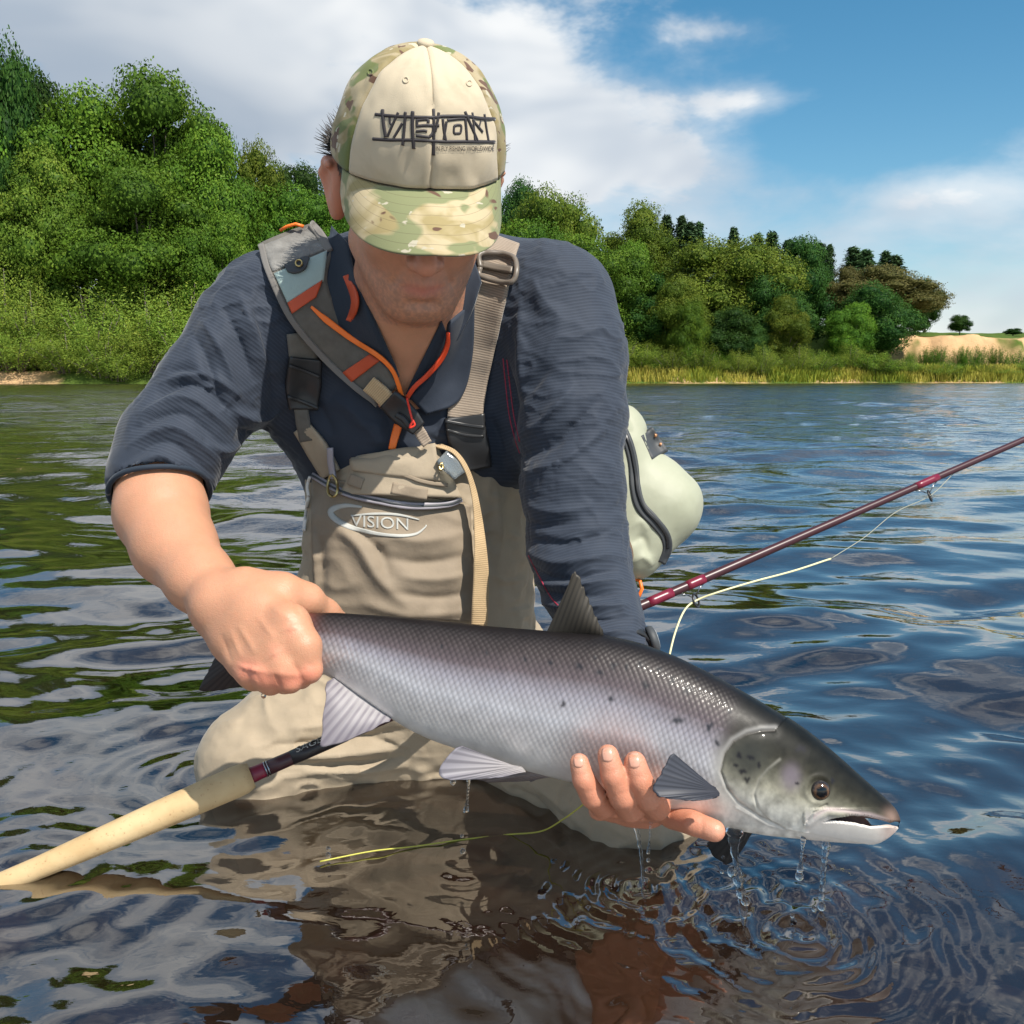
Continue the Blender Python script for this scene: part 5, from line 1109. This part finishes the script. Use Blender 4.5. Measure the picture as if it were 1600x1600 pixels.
fish_o = mesh('body', Vf2, (Qf, np.concatenate([np.stack([np.full(NT_, capa), j, k], 1), np.stack([np.full(NT_, capa + 1), k + base, j + base], 1)])), FISHM, salmon, colr=np.concatenate([fc.reshape(-1, 3), fc[0].mean(0)[None], fc[-1].mean(0)[None]]), attrs={'head': np.concatenate([np.maximum(hb, .85 * (1 - sstep(q, .08, .42))).ravel(), [0, 1]])})
# eyes
EYEM = material('fish_eye', rough=.12, spec=.5, attr=True, coat=.3)
bm = bmesh.new(); bmesh.ops.create_uvsphere(bm, u_segments=32, v_segments=24, radius=1); ev = np.array([v.co[:] for v in bm.verts]); ef = [[v.index for v in f.verts] for f in bm.faces]; bm.free()
dE = np.interp(1279, [376, 1405], [1.052, .968]); wE = np.interp(1279, [1250, 1310], [.039, .030])
for s in (-1, 1):
    c = P(1279, 1233, dE + s * (wE * .80)); e = ev * .0116
    g = np.arccos(np.clip(ev @ (s * FWD), -1, 1))
    cl = lerp3(g, [0, .50, .56, .72, .80, 1.0, 1.1, 3], [(.003, .003, .003), (.003, .003, .003), (.12, .06, .025), (.07, .04, .025), (.012, .011, .011), (.03, .027, .03), (.015, .015, .015), (.015, .015, .015)])
    mesh('eye', c + e * np.array([1, 1, 1]), np.array([f for f in ef if len(f) == 4]), EYEM, salmon, colr=cl, tris=[f for f in ef if len(f) == 3])
def finb(N, b):
    t = N.new('ShaderNodeBsdfTranslucent'); N.l.new(N.colr, t.inputs[0]); mx = N.new('ShaderNodeMixShader'); mx.inputs[0].default_value = .3
    N.l.new(b.outputs[0], mx.inputs[1]); N.l.new(t.outputs[0], mx.inputs[2]); N.l.new(mx.outputs[0], N.n['Material Output'].inputs[0])
FINM = material('fin_membrane', rough=.5, spec=.4, attr=True, build=finb)
def fin(nm, base, edge, db, de, cb, ce, ray, nray=16, ragged=2.0, n=90, m=26, camber=.006):
    """membrane between a base line and a free edge (photo px) with fin rays"""
    Bp = spline(base, n); Ep = spline(edge, n); s = np.linspace(0, 1, n); t = np.linspace(0, 1, m); rgf = np.random.default_rng(len(nm) + nray)
    rag = np.interp(s, np.linspace(0, 1, nray * 2 + 1), rgf.uniform(-1, 1, nray * 2 + 1)); dv = Ep - Bp; dv /= np.linalg.norm(dv, axis=1, keepdims=True) + 1e-9; Ep = Ep + dv * rag[:, None] * ragged
    uv = Bp[:, None] * (1 - t)[None, :, None] + Ep[:, None] * t[None, :, None]
    d = (np.interp(s, [0, 1], db)[:, None] * (1 - t)[None] + np.interp(s, [0, .5, 1], de)[:, None] * t[None]) - camber * np.sin(np.pi * t)[None] * np.sin(np.pi * s)[:, None]
    rw_ = np.cos(2 * np.pi * nray * s)[:, None] * np.ones(m)[None]; d = d - .00010 * rw_ * (1 - .5 * t)[None]
    cc_ = np.array(cb)[None, None] * (1 - t)[None, :, None] + np.array(ce)[None, None] * t[None, :, None]
    nz_ = rgf.uniform(.6, 1.0, nray * 2 + 1); st = np.interp(s, np.linspace(0, 1, nray * 2 + 1), nz_)[:, None]
    k = (sstep(rw_, -.2, .8) * st * np.interp(t, [0, .25, 1], [.15, 1, .75])[None])[..., None]; cc_ = cc_ * (1 - k * .75) + np.array(ray)[None, None] * k * .75
    return slab(nm, P(uv[..., 0], uv[..., 1], d), .0012, FINM, salmon, colr=cc_.reshape(-1, 3) * .62)
fin('dorsal_fin', [(852, 992), (890, 994), (945, 998)], [(893, 903), (899, 893), (906, 905), (918, 935), (934, 970), (941, 985)], [1.008, 1.002], [1.0, 1.0, 1.0], (.045, .040, .034), (.10, .085, .065), (.018, .016, .014), 11, 3)
fin('anal_fin', [(526, 1056), (566, 1085), (614, 1118)], [(512, 1066), (507, 1100), (503, 1150), (505, 1166), (540, 1158), (580, 1140), (609, 1126)], [1.035, 1.028], [1.02, 1.0, 1.02], (.66, .63, .65), (.42, .38, .43), (.20, .17, .23), 11, 3)
fin('pelvic_fin', [(800, 1195), (815, 1198), (822, 1206)], [(722, 1166), (700, 1180), (687, 1207), (700, 1217), (740, 1218), (790, 1212)], [.985, .985], [.955, .94, .965], (.66, .62, .62), (.42, .40, .46), (.07, .065, .09), 9, 2.0)
fin('pelvic_fin', [(830, 1206), (850, 1208), (862, 1214)], [(742, 1216), (760, 1222), (790, 1222), (830, 1220)], [1.015, 1.012], [1.03, 1.035, 1.02], (.45, .38, .36), (.32, .27, .27), (.10, .08, .09), 8, 2)
fin('pectoral_fin', [(1118, 1232), (1124, 1238), (1124, 1244)], [(1052, 1176), (1040, 1192), (1024, 1226), (1023, 1238), (1040, 1247), (1080, 1250), (1115, 1246)], [.928, .928], [.918, .905, .915], (.07, .075, .10), (.10, .11, .145), (.014, .017, .028), 17, 2.5, camber=.004)
fin('pectoral_fin', [(1150, 1290), (1165, 1296), (1178, 1300)], [(1104, 1318), (1112, 1335), (1128, 1348), (1145, 1346), (1162, 1325), (1172, 1306)], [.985, .98], [1.0, 1.005, .995], (.05, .05, .055), (.035, .036, .04), (.015, .015, .02), 8, 2)
fin('tail_fin', [(396, 972), (392, 1000), (398, 1030)], [(352, 925), (346, 960), (352, 990), (340, 1020), (313, 1074), (318, 1080), (345, 1079), (385, 1070)], [1.055, 1.055], [1.085, 1.075, 1.08], (.075, .055, .055), (.065, .050, .050), (.025, .020, .022), 18, 2.5, camber=.0)

# ================================================================== SLING PACK
BAGM = material('pale_sage_coated_cloth', (.46, .47, .36), .58, build=lambda N, b: (N.l.new(N.mix(N.maprange(N.noise(obj_co(N), 9, 5, .6), .35, .75, 0, 1), (.38, .39, .29), (.29, .30, .215)), b.inputs['Base Color']), N.l.new(N.bump(N.noise(obj_co(N), 700, 2), .2, .0006, N.bump(N.noise(obj_co(N), 16, 3), .25, .01)), b.inputs['Normal'])))
pack = empty('sling_pack', tuple(P(960, 780, 1.45))); tag(pack, 'pale sage waterproof sling pack worn behind the angler, padded grey shoulder strap across the chest', 'bag')
bg_ = [cone(P(955, 690, 1.44), P(1026, 788, 1.44), .046, .058, .03), cone(P(1026, 788, 1.44), P(985, 852, 1.43), .058, .046, .03), cone(P(900, 720, 1.46), P(920, 820, 1.46), .075, .075, .04), cone(P(955, 690, 1.44), P(985, 852, 1.43), .046, .046, .03), cone(P(880, 600, 1.47), P(955, 690, 1.44), .05, .046, .03)]
gV, gQ = sdf(bg_, .003); gV = ridges(ripple(relax(gV, gQ, 2), gQ, 14, .012, 2, 3), gQ, (16, 16, 22), -.004, 6); gV = folds(gV, gQ, [([(985, 850), (1005, 840), (1015, 870)], 6, -.004), ([(975, 830), (1000, 815), (1012, 830)], 8, .004), ([(985, 880), (1005, 870), (1020, 885)], 6, .004)])
bag_o = mesh('pack_body', gV, gQ, BAGM, pack); TG = bvh(bag_o)
ribbon('zip_flap', [(972, 668, 15), (983, 695, 15), (990, 725, 15), (993, 760, 16), (1001, 790, 17), (1021, 813, 18), (1039, 836, 17), (1043, 858, 15), (1034, 880, 12)], 16, TG, .002, .004, DKGR, pack, 70, 6, 3)
ribbon('zip_teeth', [(974, 668), (986, 700), (993, 735), (997, 768), (1008, 795), (1028, 817), (1042, 838), (1044, 858)], 5, TG, .0042, .003, BLKP, pack, 90, 4, 3)
patch('attachment_tab', [(1002, 681), (1019, 718)], [(1021, 669), (1043, 702)], TG, .003, .006, DKGR, pack, 10, 8, 3)
TG2 = bvh(bag_o, *[c for c in pack.children if c.name.startswith('attachment_tab')])
for c in ((1024, 680), (1032, 694)): surf_tube('rivet', [(c[0] - 1.5, c[1]), (c[0] + 1.5, c[1] + 1)], 6, TG2, material('copper', (.65, .32, .16), .35, .7), pack, .0005, 6)
surf_tube('bottom_strap', [(972, 838), (980, 850), (984, 868), (980, 882)], 12, TG, material('brown_webbing', (.13, .08, .05), .7), pack, .002)
tube('pull_loop', P(*np.array([(984, 905, 1.415), (992, 903, 1.41), (1000, 908, 1.405), (1003, 920, 1.40), (999, 931, 1.40), (988, 934, 1.405), (980, 930, 1.41), (976, 918, 1.415)]).T), .0028, ORNG, pack)
# padded strap over the right shoulder
SL = [(404, 381), (417, 426), (450, 496), (498, 555), (549, 603), (588, 632)]; SR = [(488, 348), (516, 390), (512, 445), (545, 520), (597, 563), (622, 600)]
strap = patch('shoulder_strap', SL, SR, TALL, .013, .012, GREYP, pack, 60, 14, 12, bulge=.004); TST = bvh(strap)
patch('velcro_panel', [(408, 384), (426, 424)], [(487, 352), (509, 389)], TST, .002, .003, fabric('grey_fleece', (.17, .165, .155), weave=300, mott=.35, wr=.9), pack, 16, 14, 2)
patch('mint_panel', [(428, 427), (449, 473)], [(511, 391), (506, 438)], TST, .002, .003, MINT, pack, 14, 14, 2)
patch('orange_stripe', [(449, 473), (456, 490)], [(504, 437), (494, 464)], TST, .003, .003, REDO, pack, 8, 12, 2)
patch('orange_stripe', [(535, 582), (549, 597)], [(578, 553), (594, 563)], TST, .003, .003, REDO, pack, 8, 10, 2)
ribbon('binding_tape', [(x + 3, y, 9) for x, y in SL], 9, TST, .003, .004, GREYB, pack, 60, 5, 3)
ribbon('binding_tape', [(486, 349, 12), (500, 366, 14), (514, 391, 12)], 12, TST, .004, .004, GREYB, pack, 20, 5, 3)
th = np.linspace(math.pi * 1.0, 2 * math.pi * 1.0, 12)
patch('grommet_patch', [(444, 414), (450, 424), (464, 426), (478, 418), (483, 402)], [(444, 413), (452, 409), (464, 405), (476, 400), (483, 401)], TST, .006, .003, DKGR, pack, 16, 8, 2)
surf_tube('grommet', [(467 + 5 * math.cos(a), 411 + 5 * math.sin(a)) for a in np.linspace(0, 6.28, 14)], 3, TST, BRASS, pack, .0085, 30)
tube('strap_loop', P(*np.array([(438, 360, 1.255), (448, 354, 1.25), (462, 350, 1.25), (474, 354, 1.25)]).T), .0022, ORNG, pack)
ribbon('chest_webbing', [(575, 600, 26), (592, 614, 26), (608, 630, 26)], 26, TALL, .030, .004, TANW, pack, 16, 6, 4)
ribbon('chest_buckle', [(605, 624, 34), (622, 640, 38), (640, 656, 36), (654, 670, 26)], 34, TALL, .034, .012, BLKP, pack, 22, 8, 6)
ribbon('buckle_prong', [(618, 648, 8), (630, 655, 9), (640, 668, 8)], 8, TALL, .041, .006, BLKP, pack, 12, 4, 4)
ribbon('chest_webbing', [(650, 664, 16), (660, 682, 18), (668, 694, 16)], 18, TALL, .028, .004, STRAPM, pack, 14, 6, 3)
surf_tube('lanyard', [(636, 622), (640, 640), (644, 655), (648, 664), (640, 668), (646, 656)], 3.5, TALL, material('red_lanyard', (.72, .04, .02), .5), pack, .046, 40)

# ================================================================== WRISTWATCH, ROD, LINE
wc = P(972, 1014, 1.135); wax = P(966, 1030, 1.125) - P(932, 950, 1.21); wax /= np.linalg.norm(wax); wx = np.cross(wax, [0, 0, 1]); wx /= np.linalg.norm(wx); wy = np.cross(wax, wx)
watch = empty('wristwatch', tuple(wc)); tag(watch, 'dark wristwatch on the angler\'s wrist behind the salmon', 'watch')
th = np.linspace(0, 2 * np.pi, 40, endpoint=False); prof = [(-.011, .0310), (-.011, .0345), (.011, .0345), (.011, .0310)]
Vw = np.concatenate([wc + wax * a + r * (np.cos(th)[:, None] * wx + np.sin(th)[:, None] * wy) for a, r in prof]); Qw = np.concatenate([gridq(4, 40, True), np.stack([3 * 40 + np.arange(40), 3 * 40 + (np.arange(40) + 1) % 40, (np.arange(40) + 1) % 40, np.arange(40)], 1)])
mesh('watch_strap', Vw, Qw, BLKP, watch)
wdir = RGT * .93 - FWD * .36; wdir -= (wdir @ wax) * wax; wdir /= np.linalg.norm(wdir); wv = np.cross(wax, wdir)
V, Q = lathe([(0, .017), (.004, .0175), (.008, .0165), (.010, .012), (.0101, .0005)], wc + wdir * .033, wdir, 28); case = mesh('watch_case', V, Q, DKGR, watch)
V, Q = lathe([(0, .0115), (.0004, .0115), (.0006, .0005)], wc + wdir * .0431, wdir, 24); mesh('watch_dial', V, Q, material('pale_dial', (.45, .46, .46), .2), watch)

R0 = P(-60, 1394, 1.035); dA = (0.9460, -.000196)                         # 1/depth is linear along the rod's image line
def rodp(u): return P(u, 1382.0 - .4345 * u, 1 / (.946 - .000196 * u))
CORKM = material('cork', rough=.75, spec=.2, build=lambda N, b: (N.l.new(N.mix(N.maprange(N.noise(obj_co(N), 210, 5, .7), .60, .72, 0, .75), N.mix(N.maprange(N.noise(obj_co(N), 22, 3), .35, .65, 0, 1), (.52, .39, .22), (.43, .30, .155)), (.22, .11, .05)), b.inputs['Base Color']), N.l.new(N.bump(N.noise(obj_co(N), 200, 4), .3, .001), b.inputs['Normal'])))
RODM = material('maroon_graphite', (.045, .012, .016), .36, spec=.5); RODR = material('ruby_wrap', (.16, .010, .03), .34, spec=.5); RODK = material('dark_graphite', (.018, .014, .015), .36); STEEL = material('steel_wire', (.35, .36, .38), .25, 1.0)
rod = empty('fishing_rod', tuple(rodp(390))); tag(rod, 'maroon fly rod with long cork handle lying across the angler\'s lap', 'fishing rod')
def along(u0, u1, n): return np.array([rodp(u) for u in np.linspace(u0, u1, n)])
hpts = along(-70, 393, 40); hl = np.linspace(-70, 393, 40)
hr = np.interp(hl, [-70, -40, 0, 60, 140, 240, 330, 370, 388, 393], [.0120, .0135, .0125, .0125, .0145, .0168, .0182, .0186, .0178, .0150])
V, Q = tubegeo(hpts, hr, 28); mesh('cork_handle', V, Q, CORKM, rod)
V, Q = tubegeo(along(390, 415, 6), np.array([.0095, .0098, .0095, .0092, .0092, .009]), 20); mesh('winding_check', V, Q, RODR, rod)
V, Q = tubegeo(along(415, 1760, 60), np.linspace(.0088, .0045, 60), 44); blank = mesh('blank', V, Q, RODM, rod)
for a, b, r, mt in ((455, 540, .0090, RODK), (414, 416, .0096, STEEL), (418, 420, .0094, STEEL), (1012, 1050, .0072, RODR), (1072, 1100, .0070, RODR), (1430, 1465, .0060, RODR)):
    V, Q = tubegeo(along(a, b, 5), np.array([r * .98, r, r, r, r * .98]), 44); mesh('thread_wrap', V, Q, mt, rod)
TR = bvh(*[c for c in rod.children])
text_decal('printed_name', 'SAGE', (463, 1167, 503, 1176), TR, .0005, PRINTW, rod, tilt=-17)
def guide(u, sz):
    c = rodp(u); dirr = rodp(u + 20) - rodp(u); dirr /= np.linalg.norm(dirr); dn = -UPV * .85 + RGT * .35; dn -= (dn @ dirr) * dirr; dn /= np.linalg.norm(dn); sd = np.cross(dirr, dn)
    cc = c + dn * (sz * 1.9 + .006); t = np.linspace(0, 2 * np.pi, 25); ax2 = dirr * .75 + sd * .66
    tube('guide_ring', cc + sz * (np.cos(t)[:, None] * ax2 + np.sin(t)[:, None] * dn), .0016, BLKP, rod, 8)
    for s in (-1, 1): tube('guide_foot', np.array([c + dirr * s * .022 + dn * .006, c + dirr * s * .012 + dn * .010, cc + dirr * s * .004 - dn * sz * .7]), .0009, STEEL, rod, 6)
    return cc
g1 = guide(1078, .0095); g2 = guide(1445, .0085)
LINE = material('ivory_fly_line', (.70, .66, .38), .45); LEAD = material('thin_leader', (.30, .30, .22), .4); LINY = material('yellow_fly_line', (.42, .40, .06), .5)
fl = empty('fly_line', tuple(g1)); tag(fl, 'ivory fly line threaded through the rod guides beside the sling pack', 'fishing line')
dl = lambda u: 1 / (.946 - .000196 * u)
tube('line', spline(np.vstack([P(1000, 1226, wdepth(1226)), P(1022, 1150, 1.285), P(1036, 1080, 1.275), P(1046, 1024, 1.28), P(1056, 985, 1.30), P(1070, 953, 1.33), g1, P(1120, 926, 1.36), P(1180, 908, 1.38), P(1240, 892, 1.41), P(1298, 873, 1.44)]), 60), .0014, LINE, fl, 6)
tube('leader', spline(np.vstack([P(1298, 873, 1.44), P(1350, 840, 1.46), P(1400, 800, 1.48), g2, P(1490, 740, 1.53)]), 40), .0006, LEAD, fl, 5)
fl2 = empty('fly_line', tuple(P(840, 1300, 1.1))); tag(fl2, 'yellow fly line trailing from the lower hand into the water', 'fishing line')
wz = lambda u, v: P(u, v, wdepth(v)) + np.array([0, 0, .003])
tube('line', spline(np.vstack([P(925, 1246, 1.05), P(910, 1258, 1.06), P(880, 1280, 1.10), P(845, 1299, 1.14), wz(790, 1308), wz(720, 1316), wz(650, 1326), wz(580, 1334), wz(500, 1350)]), 60), .0009, LINY, fl2, 6)

# ================================================================== FALLING WATER
WATERD = bpy.data.materials.new('falling_water'); WATERD.use_nodes = True; b_ = WATERD.node_tree.nodes['Principled BSDF']; b_.inputs['Base Color'].default_value = (1, 1, 1, 1); b_.inputs['Roughness'].default_value = 0; b_.inputs['IOR'].default_value = 1.33; b_.inputs['Transmission Weight'].default_value = 1
rd = np.random.default_rng(8); bm = bmesh.new(); bmesh.ops.create_icosphere(bm, subdivisions=3, radius=1); dv_ = np.array([v.co[:] for v in bm.verts]); dt_ = np.array([[v.index for v in f.verts] for f in bm.faces]); bm.free()
GD = 'water running off the salmon and hands'
def stream(pts, d, rad, label):
    c = spline(np.array(pts, float), 34); r = np.interp(np.linspace(0, 1, 34), np.linspace(0, 1, len(rad)), rad) * (1 + .25 * np.sin(np.arange(34) * 1.9 + rd.uniform(0, 6)) * rd.uniform(.3, 1, 34)) * d / FP
    G = P(c[:, 0] + rd.normal(0, .35, 34), c[:, 1], np.full(34, d)); V, Q = tubegeo(G, r, 10); tag(mesh('water_stream', V, Q, WATERD), label, 'water stream', GD)
def drop(u, v, r, d, label, sy=1.15):
    p = dv_ * (1 + .1 * (fbm(dv_ * 1.3 + u, 2) - .5)[:, None]) * np.array([1, 1, sy]) * r * d / FP; tag(mesh('water_drop', P(u, v, d) + p, None, WATERD, tris=dt_), label, 'water drop', GD)
stream([(733, 1214), (731, 1240), (728, 1268)], 1.0, [3.5, 1.6, 1.6, 4.5], 'thin thread of water running off the pelvic fin')
stream([(990, 1276), (996, 1300), (1002, 1340), (1004, 1385), (1004, 1404)], wdepth(1402), [6, 3, 2.4, 2, 1.5], 'long thin stream falling from the knuckles of the lower hand')
stream([(1018, 1272), (1016, 1300), (1013, 1334)], .99, [3.5, 1.5, 1.2, 3], 'short thread of water beside the long one under the hand')
stream([(1148, 1296), (1147, 1322), (1150, 1352), (1156, 1388), (1161, 1420), (1163, 1446)], wdepth(1446), [14, 7, 4, 9, 5, 7, 3], 'thick twisting stream falling from the throat of the salmon')
stream([(1256, 1308), (1253, 1335), (1250, 1362)], .965, [5, 2, 2, 6], 'short stream ending in a round drop under the jaw')
stream([(1291, 1312), (1288, 1345), (1285, 1385), (1282, 1424)], wdepth(1424), [7, 4.5, 4, 4.5, 6], 'clear stream falling from the lower jaw')
for u, v, r, d, lb in ((722, 1306, 2.6, 1.0, 'drop falling under the pelvic fin'), (723, 1330, 4, 1.0, 'drop falling under the pelvic fin'), (1013, 1344, 3, .99, 'drop below the short thread under the hand'), (1165, 1408, 7, .97, 'bulging drop on the thick stream'), (1144, 1362, 8, .98, 'bulging drop on the thick stream'), (1158, 1395, 8, .975, 'bulging drop on the thick stream'),
                       (1249, 1369, 6.5, .965, 'round drop at the end of the jaw stream'), (1240, 1440, 5, .965, 'splash drop over the rings in front of the jaw'), (1238, 1430, 3.5, .965, 'splash drop over the rings in front of the jaw'), (1272, 1420, 4, .975, 'drop beside the foot of the jaw stream'), (1284, 1416, 6.5, .978, 'drop beside the foot of the jaw stream'), (1128, 1362, 3, .99, 'small drop behind the thick stream'), (1130, 1340, 2.5, .99, 'small drop behind the thick stream'),
                       (412, 1087, 4, .995, 'drop hanging from the knuckles of the upper hand'), (708, 1222, 4.5, .95, 'drop hanging from the tip of the pelvic fin'), (513, 1326, 3.5, 1.11, 'splash drop above the ring in the water'), (513, 1336, 4, 1.105, 'splash drop above the ring in the water'), (1010, 1360, 2.5, 1.02, 'small drop near the long thin stream'), (1009, 1375, 3, 1.02, 'small drop near the long thin stream')):
    drop(u, v, r, d, lb)
print('script seconds', time.time() - T00)
